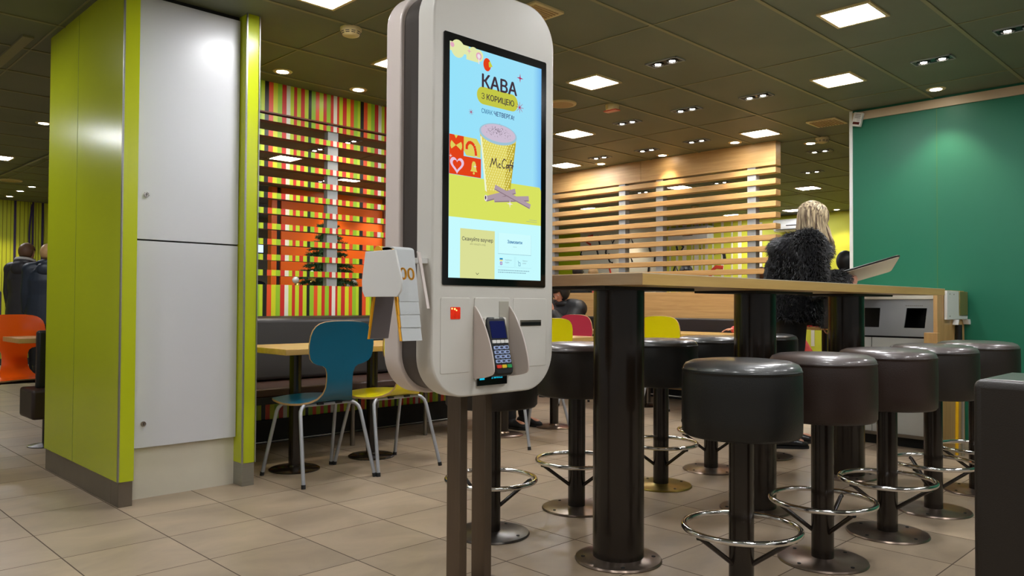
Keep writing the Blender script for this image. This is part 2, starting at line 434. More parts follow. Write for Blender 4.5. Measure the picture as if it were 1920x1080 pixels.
structure(b.build('wall_far', [M_yelwall, M_whitewall, mat('lime_paint', (178, 196, 24), 0.5), M_ink, M_redink]))
# lime wall on the far left with dark grooves and purple bands
b = MB(); b.mat(0).box(-3, 4.6, 14.35, 14.45, 0, CEIL)
for x in (2.75, 2.83, 2.9, 2.965, 3.02, 3.075, 3.2, 3.26, 3.31, 3.345, 3.42, 3.46): b.mat(1).box(x - 0.002, x + 0.002, 14.343, 14.35, 0.1, CEIL)
b.mat(2).box(3.115, 3.145, 14.33, 14.35, 0.1, CEIL); b.box(3.365, 3.39, 14.33, 14.35, 1.3, CEIL)
b.box(3.50, 3.53, 14.33, 14.35, 0.1, CEIL)
b.tube([(3.365 - 0.06 * math.sin(t / 12 * PI) + 0.13 * (t / 12) ** 2, 14.33, 2.55 - 0.98 * math.sin(t / 12 * PI / 2)) for t in range(13)], 0.014, n=6)
for x in (2.95, 3.09): b.tube([(x - 0.07, 14.32, 1.15), (x - 0.01, 14.32, 1.15), (x, 14.32, 1.13), (x, 14.32, 0.3)], 0.010, n=6)
b.tube([(3.045, 14.32, 0.25), (3.045, 14.32, 1.13), (3.06, 14.32, 1.15), (3.1, 14.32, 1.15)], 0.010, n=6)
b.mat(1).box(-3, 4.6, 14.3, 14.35, 0, 0.1)
structure(b.build('wall_left', [M_limewall, M_ink, M_purple]))
b = MB().box(4.6, 8.2, 13.9, 14.0, 0, CEIL); structure(b.build('wall_back', mat('dim_tiled_wall', (120, 116, 108), 0.4)))
b = MB().box(8.2, 13.2, 13.9, 14.0, 0, CEIL); structure(b.build('wall_corner', M_limewall))
# orange partition behind the Christmas tree
b = MB(); b.mat(0).box(5.325, 7.0, 9.9, 10.0, 0, CEIL); b.box(5.18, 5.26, 9.9, 10.0, 0, CEIL); b.mat(1).box(5.26, 5.325, 9.93, 9.97, 0, CEIL); b.mat(2).box(7.0, 7.06, 9.85, 10.0, 0, CEIL)
structure(b.build('wall_middle', [M_orange, M_blackm, M_walnut]))
# green wall on the right
b = MB(); b.mat(0).box(6.45, 6.55, -4, 2.585, 0, CEIL)
b.mat(1).box(6.435, 6.45, -4, 2.585, CEIL - 0.085, CEIL - 0.02)
b.mat(2).box(6.44, 6.55, 2.585, 2.61, 0, CEIL)
b.mat(3).box(6.4485, 6.45, 1.955, 1.960, 0, CEIL - 0.085)
structure(b.build('wall_right', [M_green, M_trimb, M_whitep, mat('panel_joint', (60, 110, 60), 0.5)]))

# ================================================================== CEILING FITTINGS
pan_lab = {}
def led_panel(x, y, label=None, s=0.285):
    r = empty('ceiling_panel_light', (x, y, CEIL), label, 'ceiling light', 'square white panel lights in the ceiling')
    h = s / 2; f = MB(); z0 = CEIL - 0.010
    for (a, b_, c, d) in ((-h, h, -h, -h + .018), (-h, h, h - .018, h), (-h, -h + .018, -h + .018, h - .018), (h - .018, h, -h + .018, h - .018)):
        f.box(x + a, x + b_, y + c, y + d, z0, CEIL)
    f.build('frame', M_beige, r)
    MB().box(x - h + .018, x + h - .018, y - h + .018, y + h - .018, z0 + .003, CEIL).build('diffuser', M_panel, r)
    return r
PL = [(2.13, 3.54, 'square white ceiling panel light cut by the top edge, left of the kiosk'),
      (4.30, 1.72, 'large square panel light at the top edge, right of the kiosk'),
      (4.325, 3.555, 'square panel light just right of the kiosk top, nearest of that column'),
      (5.475, 2.295, 'bright square panel light nearest the green wall'),
      (5.515, 4.764, 'square panel light beside the round speaker, middle of the column right of the kiosk'),
      (6.686, 3.52, 'square panel light directly in front of the slatted screen end'),
      (6.70, 5.92, 'square panel light touching the kiosk edge just above the oak beam'),
      (3.10, 4.19, 'square panel light half hidden behind the top of the kiosk'),
      (9.04, 5.93, 'panel light seen between the upper oak slats'),
      (10.06, 8.32, 'small far panel light seen through the oak slats near the kiosk'),
      (12.48, 7.08, 'low far panel light seen between oak slats above the wall air conditioner'),
      (10.26, 4.71, 'panel light above the head of the woman in black fur'),
      (4.264, 7.854, 'panel light seen through the striped slats'),
      (2.03, 10.11, 'panel light at the left edge of the picture'),
      (12.5, 6.0, 'thin far panel light beside the blonde hair of the standing woman')]
for (x, y, l) in PL: led_panel(x, y, l)
OFF = [(0.72, -0.75), (3.10, -0.75), (1.9, 0.5), (-0.4, 0.5), (0.72, 2.3), (3.1, 1.1), (-0.4, 2.9), (0.4, 5.3), (0.0, 8.0), (4.3, -0.75), (5.48, 0.45), (5.6, 8.6), (3.3, 7.2), (2.3, 12.6), (8.0, 9.2), (8.6, 7.2), (1.9, -2.2), (11.4, 10.4), (8, 2.3)]  # extra panels, added only to light the room
i = 0
for (x, y) in OFF:
    led_panel(x, y, 'square white ceiling panel light added to light the room'); i += 1

def twin(x, y, label, rz=0):
    r = empty('twin_spotlight', (x, y, CEIL), label, 'ceiling light', 'twin recessed spotlights'); r.location = (x, y, CEIL)
    f = MB(); hx, hy = .055, .12
    for (a, b_, c, d) in ((-hx, hx, -hy, -hy + .008), (-hx, hx, hy - .008, hy), (-hx, -hx + .008, -hy, hy), (hx - .008, hx, -hy, hy)):
        f.box(x + a, x + b_, y + c, y + d, CEIL - .008, CEIL)
    f.build('frame', M_post, r)
    MB().box(x - hx + .008, x + hx - .008, y - hy + .008, y + hy - .008, CEIL - .003, CEIL).build('housing', M_black, r)
    for s in (-1, 1):
        q = MB().lathe([(.036, -.012), (.041, -.012), (.041, -.003), (.036, -.003), (.036, -.012)], (x, y + s * .055, CEIL), 16, cap=False).build('reflector', M_black, r)
        MB().cyl((x, y + s * .055), .019, CEIL - .009, CEIL - .004, 16).build('lamp', M_spotw, q)
    return r
TW = [(4.293, 2.931, 'nearest twin spotlight, above and right of the kiosk'), (5.48, 2.919, 'twin spotlight between the two rows of panel lights, above the oak screen end'),
      (5.463, 3.523, 'twin spotlight left of it, halfway to the white alarm box'), (5.492, 4.14, 'twin spotlight just below and right of the white alarm box'),
      (6.585, 4.132, 'twin spotlight left of the downlight over the oak screen end'), (6.622, 4.74, 'twin spotlight above the middle downlight of the oak beam'),
      (6.612, 5.346, 'twin spotlight above the downlight nearest the kiosk'), (5.455, 1.676, 'twin spotlight in front of the green wall, above its downlight'),
      (5.164, 1.136, 'twin spotlight cut by the right picture edge'), (7.888, 3.498, 'twin spotlight under the beige alarm disc right of the oak beam'),
      (9.059, 4.108, 'far twin spotlight left of the green wall edge'), (9.043, 5.318, 'twin spotlight seen between slats beside the last post'),
      (9.071, 6.565, 'twin spotlight seen between slats behind the second post'), (4.272, 6.579, 'twin spotlight seen through stripes right of the grey post'),
      (4.255, 7.175, 'twin spotlight seen through stripes left of the grey post'), (5.408, 8.979, 'far twin spotlight behind the grey post of the striped screen')]
for (x, y, l) in TW: twin(x, y, l)

def downlight(x, y, label, spot=0, tgt=None, col=(1, .82, .6)):
    r = empty('round_downlight', (x, y, CEIL), label, 'ceiling light', 'round recessed downlights')
    MB().lathe([(.040, -.004), (.062, -.004), (.066, 0), (.040, 0), (.040, -.004)], (x, y, CEIL), 24, cap=False).build('trim_ring', M_beige, r, smooth=30)
    MB().cyl((x, y), .040, CEIL - .005, CEIL - .001, 20).build('lamp', M_spotw, r)
    if spot:
        spot *= 2.2
        ld = bpy.data.lights.new('downlight_lamp', 'SPOT'); ld.energy = spot; ld.spot_size = math.radians(95); ld.spot_blend = 0.6; ld.shadow_soft_size = 0.04; ld.color = col
        lo = bpy.data.objects.new('downlight_lamp', ld); COL.objects.link(lo); lo.parent = r; lo.location = (0, 0, -0.02)
    return r
DL = [(2.646, 4.925, 'downlight over the striped screen nearest the lime column', 9), (3.268, 4.939, 'downlight over the striped screen nearest the kiosk', 9),
      (6.212, 1.889, 'downlight washing the green wall', 16), (6.907, 3.905, 'downlight over the right end of the oak beam', 12),
      (6.973, 4.792, 'downlight over the middle of the oak beam', 12), (6.922, 5.582, 'downlight over the oak beam nearest the kiosk', 12),
      (7.45, 3.395, 'downlight just past the end of the oak beam', 6), (1.93, 7.892, 'downlight touching the left edge of the lime column', 0),
      (2.901, 12.394, 'far left downlight, nearest of the three in front of the lime wall', 5), (2.896, 13.001, 'far left downlight, middle of three', 14),
      (2.932, 13.784, 'far left downlight closest to the lime wall', 26), (12.9, 5.438, 'far downlight on the yellow wall right of the blonde woman', 16)]
for (x, y, l, s) in DL: downlight(x, y, l, s)
for (x, y) in ((12.9, 7.2), (12.9, 9.8), (6.1, 9.6), (6.8, 9.6), (12.9, 4.2)): downlight(x, y, 'downlight added to brighten a far wall, hidden behind slats', 14)  # unseen downlights, added to brighten the far and orange walls

def smoke(x, y, label, r0=.062):
    r = empty('smoke_detector', (x, y, CEIL), label, 'smoke detector')
    MB().lathe([(.0, -.052), (r0 * .5, -.052), (r0 * .78, -.045), (r0 * .9, -.03), (r0, -.018), (r0, -.004), (r0 * .9, 0)], (x, y, CEIL), 28).build('body', M_beige, r, smooth=50)
    s = MB()
    for k in range(10):
        a = 2 * PI * k / 10; c, d = math.cos(a), math.sin(a); t = (-d * .011, c * .011)
        for zz, rr in ((-.031, .905), (-.040, .84)):
            p = (x + c * r0 * rr, y + d * r0 * rr, CEIL + zz)
            s.tube([(p[0] - t[0], p[1] - t[1], p[2]), (p[0] + t[0], p[1] + t[1], p[2])], .0022, n=5)
    s.build('vent_slots', M_black, r)
smoke(2.497, 3.856, 'beige round smoke detector on the dark ceiling left of the kiosk')
smoke(7.277, 3.201, 'small beige round detector above the end of the oak beam')
smoke(10.976, 6.917, 'tiny far smoke detector seen between the oak slats', .07)
r = empty('fire_alarm_sounder', (4.924, 3.859, CEIL), 'small white and red alarm box on the ceiling right of the kiosk', 'alarm')
MB().lathe([(.03, -.05), (.052, -.045), (.055, -.01), (.055, 0)], (4.924, 3.859, CEIL), 8).build('housing', M_beige, r, bevel=.004)
MB().box(4.89, 4.95, 3.80, 3.92, CEIL - .056, CEIL - .047).build('red_lens', mat('red_lens', (190, 80, 60), 0.3), r)
def speaker_grille(x, y, label, rad):
    r = empty('ceiling_speaker', (x, y, CEIL), label, 'ceiling speaker')
    MB().lathe([(rad - .02, -.012), (rad, -.010), (rad + .004, 0)], (x, y, CEIL), 32).build('rim', M_beige, r, smooth=40)
    MB().lathe([(rad - .021, -.013), (rad - .03, -.0135)], (x, y, CEIL), 32).build('grille', M_beige2, r)
speaker_grille(4.62, 4.125, 'round beige ceiling speaker beside the kiosk', .115)
speaker_grille(2.55, 11.945, 'round beige ceiling speaker at the far left above two standing people', .13)
def vent(x, y, h, label):
    r = empty('ceiling_vent', (x, y, CEIL), label, 'ceiling vent')
    f = MB().prism(rrect(x - h, x + h, y - h, y + h, .008), CEIL - .01, CEIL, 'Z').build('frame', M_beige, r)
    g = MB()
    for k in range(9):
        t = -h + .03 + (2 * h - .06) * k / 8; g.box(x - h + .025, x + h - .025, y + t - .006, y + t + .006, CEIL - .015, CEIL - .009)
    g.build('grille', M_beige2, r)
vent(3.06, 2.93, .115, 'square beige ceiling grille half hidden by the top right corner of the kiosk')
vent(6.686, 2.903, .13, 'square beige ceiling grille left of the green wall corner')
b = MB(); b.tube([(2.346, 11.539, CEIL - .01), (2.36, 10.6, CEIL - .012), (2.381, 9.4, CEIL - .01)], .012, n=6)
tag(b.build('ceiling_cable', M_tbar), 'thin pale conduit running along the ceiling at the far left', 'cable')

# sensor box at the corner of the green wall
r = empty('wall_sensor', (6.43, 2.53, 2.50), 'small white tilted box with dark red window at the top corner of the green wall', 'sensor', world=False)
b = MB(); b.box(-.035, 0, -.036, .036, -.055, .055); b.build('housing', M_whitep, r, bevel=.004)
b = MB(); b.box(-.0365, -.034, -.026, .026, -.042, -.022); b.build('window', mat('dark_red_window', (80, 30, 26), 0.2), r)
b = MB()
for k in range(3): b.box(-.0362, -.034, -.024, .020, .01 + k * .012, .014 + k * .012)
b.build('printed_lines', mat('grey_print', (120, 116, 108), 0.5), r)
r.rotation_euler = (math.radians(14), math.radians(0), 0)

# ================================================================== LIME COLUMN WITH WHITE LOCKERS
r = empty('lime_column', (1.68, 4.7, 0), 'big lime green boxed column with two white service doors', 'column')
MB().box(1.33, 1.352, 4.058, 5.31, 0.125, CEIL).build('side_panel', M_lime, r)
MB().box(1.3292, 1.3302, 4.76, 4.763, 0.125, CEIL).build('panel_joint', mat('panel_joint_dark', (120, 136, 20), 0.5), r)
MB().box(1.334, 1.404, 4.045, 4.16, 0.125, CEIL).build('front_post', M_lime, r)
MB().box(1.330, 1.336, 4.042, 4.058, 0.125, CEIL).build('edge_strip', M_alu, r)
MB().box(1.974, 2.046, 4.069, 4.30, 0.125, CEIL).build('front_post', M_lime, r)
MB().box(1.968, 1.976, 4.062, 4.071, 0.125, CEIL).build('edge_strip', M_alu, r)
MB().box(2.042, 2.048, 4.062, 4.071, 0.125, CEIL).build('edge_strip', M_alu, r)
MB().box(2.0, 2.046, 4.30, 5.31, 0.125, CEIL).build('side_panel', M_lime, r)
MB().box(1.352, 2.0, 5.25, 5.31, 0, CEIL).build('back_panel', M_lime, r)
b = MB(); b.box(1.338, 1.404, 4.058, 4.16, 0, 0.125); b.box(1.338, 1.352, 4.16, 5.31, 0, .125); b.build('kickplate', M_kick, r, bevel=.002)
b = MB(); b.box(1.974, 2.044, 4.072, 4.30, 0, .125); b.build('kickplate', M_alu, r, bevel=.002)
MB().box(1.404, 1.974, 4.175, 4.20, 0, 0.275).build('plinth_board', M_cream, r)
d = MB().box(1.408, 1.970, 4.145, 4.165, 0.262, 1.31).build('service_door', M_white, r, bevel=.001)
k = MB().tube([(1.479, 4.136, 0.383), (1.479, 4.147, 0.383)], .0135, n=20).build('lock', M_chrome, d); MB().box(1.428, 1.432, 4.1375, 4.139, .370, .380)
d = MB().box(1.408, 1.970, 4.145, 4.165, 1.318, 2.56).build('service_door', M_white, r, bevel=.001)
MB().tube([(1.479, 4.136, 1.545), (1.479, 4.147, 1.545)], .0135, n=20).build('lock', M_chrome, d)
MB().box(1.404, 1.974, 4.166, 4.19, 0.27, CEIL).build('inner_frame', M_blackm, r)

for q_ in [o for o in r.children_recursive if o.name.startswith('lock')]:
    zz = .383 if q_.parent.name == 'service_door' else 1.545
    MB().box(1.4775, 1.4805, 4.1345, 4.1365, zz - .007, zz + .007).build('keyhole', M_black, q_.parent)
# ================================================================== STRIPED SCREEN (Y = 5.22)
r = empty('striped_screen', (3.2, 5.25, 0), 'tall screen of multicoloured vertical stripes with open slats in its middle', 'slatted screen')
XE = 4.45
MB().box(2.05, XE, 5.22, 5.27, 2.368, CEIL).build('top_panel', [M_stripe], r)
MB().box(2.05, XE, 5.22, 5.27, 0.165, 1.128).build('lower_panel', [M_stripe], r)
MB().box(2.05, XE, 5.215, 5.28, 2.358, 2.368).build('edge_board', M_walnut, r)
MB().box(2.05, XE, 5.20, 5.28, 0, 0.165).build('skirting', M_blackm, r)
for k in range(11):
    zc = 2.326 - 0.1113 * k
    q = MB().box(2.05, XE, 5.224, 5.295, zc - .021, zc + .021).build('slat', M_walnut, r)
    MB().box(2.05, XE, 5.22, 5.224, zc - .021, zc + .021).build('striped_face', M_stripe, q)
MB().box(3.195, 3.285, 5.235, 5.285, 1.128, 2.36).build('post', M_post, r)
MB().box(4.30, 4.39, 5.235, 5.285, 1.128, 2.36).build('post', M_post, r)

# bench along it
r = empty('bench', (3.2, 4.9, 0), 'long dark upholstered bench against the striped screen', 'bench')
MB().box(2.07, 4.33, 4.60, 5.10, 0.40, 0.455).build('seat', M_benchseat, r, bevel=.012)
MB().box(2.07, 4.33, 4.585, 5.10, 0.36, 0.402).build('seat_frame', M_blackm, r)
b = MB(); b.prism([(5.10, .455), (5.02, .47), (5.07, .88), (5.11, .905), (5.205, .90), (5.205, .455)], 2.07, 4.44, 'X'); b.build('backrest', M_bench, r, bevel=.02, seg=3)
for x in (2.3, 3.1, 3.75, 4.35):
    MB().tube([(x, 4.72, 0), (x, 4.72, .37)], .016, n=12).build('leg', M_kick, r, smooth=40)
MB().tube([(2.07, 5.19, .012), (4.44, 5.19, .012)], .005, n=8).build('rail', M_alu, r)

# ================================================================== OAK SCREEN (X = 7.1)
r = empty('oak_screen', (7.15, 6, 0), 'oak slatted partition with deep top beam and grey posts', 'slatted screen')
b = MB(); b.box(7.1, 7.2, 3.58, 5.165, 2.356, CEIL); b.box(7.1, 7.2, 5.168, 9.2, 2.356, CEIL); b.build('beam', M_woodY, r)
for k in range(11):
    z1 = 2.334 - .1085 * k
    MB().box(7.1, 7.2, 3.58, 9.2, z1 - .052, z1).build('slat', M_woodY, r, bevel=.002)
for y in (3.84, 4.925, 5.43, 6.5, 7.6, 8.8):
    MB().box(7.112, 7.188, y - .045, y + .045, 1.10, 2.36).build('post', M_post, r)
MB().box(7.1, 7.2, 3.58, 9.2, 0.10, 1.133).build('lower_panel', M_woodY, r, bevel=.003)
MB().box(7.12, 7.2, 3.6, 9.2, 0, 0.10).build('plinth', M_blackm, r)
r = empty('bench', (6.9, 6.3, 0), 'long dark upholstered bench against the oak partition', 'bench')
MB().box(6.58, 7.02, 3.72, 9.0, 0.39, 0.45).build('seat', M_bench, r, bevel=.012)
MB().box(6.62, 7.05, 3.74, 9.0, 0.30, 0.39).build('seat_frame', M_blackm, r)
MB().box(6.98, 7.095, 3.72, 5.1, 0.45, 0.862).build('backrest', M_bench, r, bevel=.018, seg=3)
MB().box(6.98, 7.095, 5.11, 9.0, 0.45, 0.862).build('backrest', M_bench, r, bevel=.018, seg=3)
for y in (3.9, 4.75, 5.6, 6.5, 7.6): MB().box(6.64, 6.68, y - .02, y + .02, 0, .30).build('leg', M_kick, r)
MB().tube([(6.95, 3.75, .05), (6.95, 8.9, .05)], .008, n=8).build('rail', M_alu, r)
# ================================================================== HIGH TABLE AND STOOLS
r = empty('high_table', (3.67, 1.91, 0), 'long high oak-topped table on three thick dark brown columns', 'table')
b = MB(); b.mat(0).box(2.135, 5.225, 1.545, 2.27, 1.066, 1.104)
b.mat(1).box(2.134, 2.136, 1.545, 2.27, 1.066, 1.104)
b.mat(2).box(2.135, 5.225, 1.545, 2.27, 1.1035, 1.106)  # thin cream layer paints the highlight along the top edge
b.build('tabletop', [M_table, M_tableY, mat('cream_edge_highlight', (226, 216, 196), 0.3)], r)
for x in (2.483, 3.571, 4.659):
    b = MB().cyl((x, 1.91), .100, 0.012, 1.055, 48).build('column', M_brownmetal, r, smooth=40)
    MB().box(x - .29, x + .29, 1.91 - .16, 1.91 + .16, 1.055, 1.066).build('mounting_plate', M_blackm, r)
    d = MB().lathe([(.168, 0), (.170, .004), (.166, .011), (.11, .013), (.101, .018)], (x, 1.91, 0), 48).build('base_disc', M_steel, r, smooth=30)
    for a in (45, 135, 225, 315):
        ca, sa = math.cos(math.radians(a)), math.sin(math.radians(a))
        MB().cyl((x + .138 * ca, 1.91 + .138 * sa), .008, .010, .0145, 10).build('screw', M_blackm, d)

def make_stool(loc, label, leather, twist=0.0, disc=None):
    r = empty('bar_stool', loc, label, 'stool', 'round leather bar stools around the high table')
    X, Y, _ = loc
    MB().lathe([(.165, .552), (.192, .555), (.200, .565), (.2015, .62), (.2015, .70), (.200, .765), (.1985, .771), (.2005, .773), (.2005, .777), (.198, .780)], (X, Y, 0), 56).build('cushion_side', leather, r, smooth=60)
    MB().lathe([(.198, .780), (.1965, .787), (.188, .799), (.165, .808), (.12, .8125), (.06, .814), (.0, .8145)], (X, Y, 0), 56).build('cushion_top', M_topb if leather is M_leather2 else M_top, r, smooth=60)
    MB().cyl((X, Y), .042, .008, .556, 32).build('pole', M_brownmetal, r, smooth=40)
    b = MB().tube([(X + .194 * math.cos(2 * PI * k / 56), Y + .194 * math.sin(2 * PI * k / 56), .236) for k in range(56)], .0105, n=12, closed=True, ref=(0, 0, 1)).build('foot_ring', M_chrome, r, smooth=60)
    for k in range(3):
        a = twist + 2 * PI * k / 3; c, s = math.cos(a), math.sin(a)
        MB().tube([(X + .185 * c, Y + .185 * s, .222), (X + .172 * c, Y + .172 * s, .218), (X + .038 * c, Y + .038 * s, .118)], .0085, n=10).build('strut', M_brownmetal, r, smooth=50)
    d = MB().lathe([(.168, 0), (.170, .003), (.166, .009), (.05, .012), (.043, .016)], (X, Y, 0), 48).build('base_disc', disc or M_steel, r, smooth=30)
    for k in range(4):
        a = PI / 4 + PI / 2 * k + twist
        MB().cyl((X + .135 * math.cos(a), Y + .135 * math.sin(a)), .007, .008, .0125, 10).build('screw', M_blackm, d)
    return r
M_gold = mat('yellowish_steel_disc', (150, 130, 60), 0.3, 0.85, noise=0.3, nscale=14)
st = [((2.475, 1.375), 'nearest near-side bar stool, black leather, in front of the second table column', M_leather2, .7, None),
      ((3.055, 1.347), 'near-side bar stool second from the left, brown shiny leather', M_leather3, 2.1, None),
      ((3.622, 1.307), 'near-side bar stool third from the left, in front of the third table column', M_leather3, .5, None),
      ((4.19, 1.295), 'near-side bar stool fourth from the left, in front of the wooden bin panel', M_leather, .9, None),
      ((4.80, 1.262), 'farthest near-side bar stool, against the green wall', M_leather, .2, None),
      ((2.36, 2.51), 'far-side bar stool behind the kiosk posts, seat hidden by the kiosk', M_leather, -.5, mat('dark_steel_disc', (78, 72, 66), .3, .8, noise=.4, nscale=20)),
      ((2.952, 2.527), 'far-side bar stool between the kiosk and the nearest table column', M_leather, .6, None),
      ((3.664, 2.525), 'far-side bar stool half hidden behind the nearest table column, yellowish base disc', M_leather2, .4, M_gold),
      ((4.236, 2.556), 'far-side bar stool left of the second table column, behind the black near stool', M_leather2, .5, None),
      ((4.88, 2.53), 'farthest far-side bar stool beside the legs of the woman in black fur', M_leather2, .3, None)]
for (p, l, m, t, d) in st: make_stool((p[0], p[1], 0), l, m, t, d)

# tall leather block at the right edge
r = empty('leather_bench_back', (2.6, -0.35, 0), 'tall dark leather seat back at the right edge of the picture', 'bench')
b = MB(); b.box(2.385, 2.72, -1.4, 0.64, 0.02, 0.803); b.build('upholstery', M_leather, r, bevel=.022, seg=4)
MB().box(2.405, 2.70, -1.38, .62, .79, .8045).build('top_panel', M_top, r, bevel=.004)
b = MB(); b.tube([(2.392, -1.39, .782), (2.392, .632, .782), (2.71, .632, .782)], .0022, n=6); b.build('seam', M_leather, r)
MB().box(2.41, 2.70, -1.38, .62, 0, .03).build('plinth', M_blackm, r)

# ================================================================== CHAIRS
def shell_mesh():
    # (y, z, half width) from the front edge of the seat to the top of the back
    P = [(.205, .452, .150), (.200, .455, .178), (.185, .456, .196), (.15, .452, .206), (.10, .446, .207), (.04, .441, .204), (-.02, .440, .194), (-.08, .443, .172), (-.13, .452, .140), (-.165, .470, .112),
         (-.190, .497, .094), (-.203, .530, .085), (-.209, .570, .082), (-.212, .61, .084), (-.215, .638, .094), (-.216, .652, .112), (-.217, .662, .150), (-.218, .674, .178), (-.219, .695, .196), (-.222, .73, .205), (-.225, .77, .207),
         (-.230, .82, .200), (-.234, .85, .190), (-.237, .872, .172), (-.239, .886, .150), (-.240, .895, .118), (-.241, .900, .07)]
    n = 12; t = .011
    b = MB(); top = []; bot = []
    for i, (y, z, w) in enumerate(P):
        a = P[max(i - 1, 0)]; c = P[min(i + 1, len(P) - 1)]
        T = Vector((0, c[0] - a[0], c[1] - a[1])).normalized(); N = Vector((0, -T.z, T.y))  # points up for the seat, back... 
        if N.z < 0: pass
        rt = []; rb = []
        for k in range(n + 1):
            u = -1 + 2 * k / n
            cup = .012 * (u * u) * (w / .2)
            p = Vector((u * w, y, z)) + N * (-cup if False else cup)
            rt.append(p + N * (t / 2)); rb.append(p - N * (t / 2))
        top.append(rt); bot.append(rb)
    K = len(P); vs = []; fs = []
    for rt in top: vs += rt
    for rb in bot: vs += rb
    W = n + 1; O = K * W
    b.mat(0)
    f1 = []
    for i in range(K - 1):
        for k in range(n):
            f1.append((i * W + k, i * W + k + 1, (i + 1) * W + k + 1, (i + 1) * W + k)); f1.append((O + i * W + k, O + (i + 1) * W + k, O + (i + 1) * W + k + 1, O + i * W + k + 1))
    f2 = []
    for i in range(K - 1):
        f2.append((i * W, (i + 1) * W, O + (i + 1) * W, O + i * W)); f2.append((i * W + n, O + i * W + n, O + (i + 1) * W + n, (i + 1) * W + n))
    for k in range(n):
        f2.append((k, O + k, O + k + 1, k + 1)); f2.append(((K - 1) * W + k, (K - 1) * W + k + 1, O + (K - 1) * W + k + 1, O + (K - 1) * W + k))
    b.add(vs, f1 + f2); b.m = [0] * len(f1) + [1] * len(f2)
    return b
M_ply = mat('plywood_edge', (176, 140, 92), 0.5, noise=.15, nscale=40)
def make_chair(loc, rz, label, colour, metal=None, group='moulded plywood chairs'):
    metal = metal or M_greyleg
    r = empty('moulded_chair', loc, label, 'chair', group, world=False)
    r.rotation_euler = (0, 0, rz)
    o = shell_mesh().build('seat_shell', [colour, M_ply], r, smooth=50)
    for sx in (-1, 1):
        for sy, yt in ((1, .10), (-1, -.10)):
            pts = [(0, yt, .428), (sx * .13, yt, .428)]
            c = Vector((sx * .165, yt + sy * .01, .423))
            pts += [(sx * .150, yt, .4275), (sx * .172, yt + sy * .012, .418), (sx * .188, yt + sy * .024, .400), (sx * .194, yt + sy * .034, .375), (sx * .228, sy * .232, .012)]
            q = MB().tube(pts, .0105, n=12).build('leg', metal, r, smooth=50)
            MB().tube([(sx * .2275, sy * .2305, .022), (sx * .229, sy * .234, 0.0)], .0122, n=12).build('foot_cap', M_rubber, q)
    for s in (-1, 1): MB().box(s * .06 - .02, s * .06 + .02, -.12, .12, .426, .436).build('seat_bracket', M_blackm, r)
    return r
C_teal = mat('teal_blue_laminate', (12, 92, 118), 0.3, noise=.06, nscale=8)
C_yel = mat('yellow_laminate', (240, 226, 6), 0.3, noise=.03, nscale=8)
C_pink = mat('raspberry_laminate', (214, 56, 86), 0.3)
C_or = mat('orange_red_laminate', (246, 96, 14), 0.25)
make_chair((2.415, 4.025, 0), 0, 'teal blue moulded chair with its back to the kiosk, beside the lime column', C_teal)
make_chair((2.885, 4.005, 0), 0, 'yellow moulded chair between the teal chair and the kiosk', C_yel)
make_chair((4.115, 3.985, 0), 0, 'yellow moulded chair showing just right of the kiosk, in front of the pink one', C_yel)
make_chair((6.005, 4.955, 0), -PI / 2, 'raspberry pink moulded chair between the kiosk and the nearest table column', C_pink)
make_chair((6.005, 3.985, 0), -PI / 2, 'yellow moulded chair showing right of the nearest table column', C_yel)
make_chair((1.478, 6.50, 0), PI, 'orange red moulded chair at the left edge behind a table', C_or, metal=M_blackm)

def low_table(x0, x1, y0, y1, posts, label, z=.738, disc=None, wood_m=None):
    r = empty('low_table', ((x0 + x1) / 2, (y0 + y1) / 2, 0), label, 'table', 'low oak tables')
    MB().box(x0, x1, y0, y1, z - .034, z).build('tabletop', wood_m or M_table, r, bevel=.003)
    for (x, y) in posts:
        MB().cyl((x, y), .036, 0.01, z - .04, 28).build('post', M_brownmetal, r, smooth=40)
        MB().lathe([(.150, 0), (.150, .006), (.14, .012), (.045, .02), (.037, .03)], (x, y, 0), 36).build('base_disc', disc or M_brownmetal, r, smooth=30)
        MB().box(x - .12, x + .12, y - .12, y + .12, z - .042, z - .034).build('mounting_plate', M_blackm, r)
    return r
low_table(2.19, 3.24, 4.0, 4.58, [(2.409, 4.285), (2.979, 4.31)], 'low oak table in front of the teal and yellow chairs')
low_table(3.98, 4.98, 4.03, 4.62, [(4.19, 4.318), (4.76, 4.318)], 'low oak table mostly hidden behind the kiosk', disc=M_steel)
low_table(6.1, 6.68, 3.62, 4.72, [(6.40, 4.62), (6.40, 3.9)], 'low oak table behind the far-side stools, under a child hand')
low_table(6.04, 6.50, 4.98, 6.1, [(6.34, 5.64)], 'low oak table behind the pink chair')
r = low_table(1.377, 1.98, 6.155, 6.60, [(1.80, 6.38)], 'small oak table at the left edge in front of the orange chair', z=.745)

# dark padded seat behind the lime column
r = empty('leather_pouf', (1.60, 6.33, 0), 'dark red-brown padded seat on a post, left of the lime column', 'stool')
MB().box(1.41, 1.75, 5.93, 6.26, .21, .41).build('cushion', M_leather3, r, bevel=.02, seg=3)
MB().cyl((1.56, 6.16), .03, 0.01, .22, 20).build('post', M_brownmetal, r)
MB().lathe([(.12, 0), (.12, .006), (.03, .02)], (1.56, 6.16, 0), 28).build('base_disc', M_brownmetal, r)
MB().box(1.47, 1.75, 6.07, 6.13, .40, .80).build('backrest', M_leather2, r, bevel=.02, seg=3)

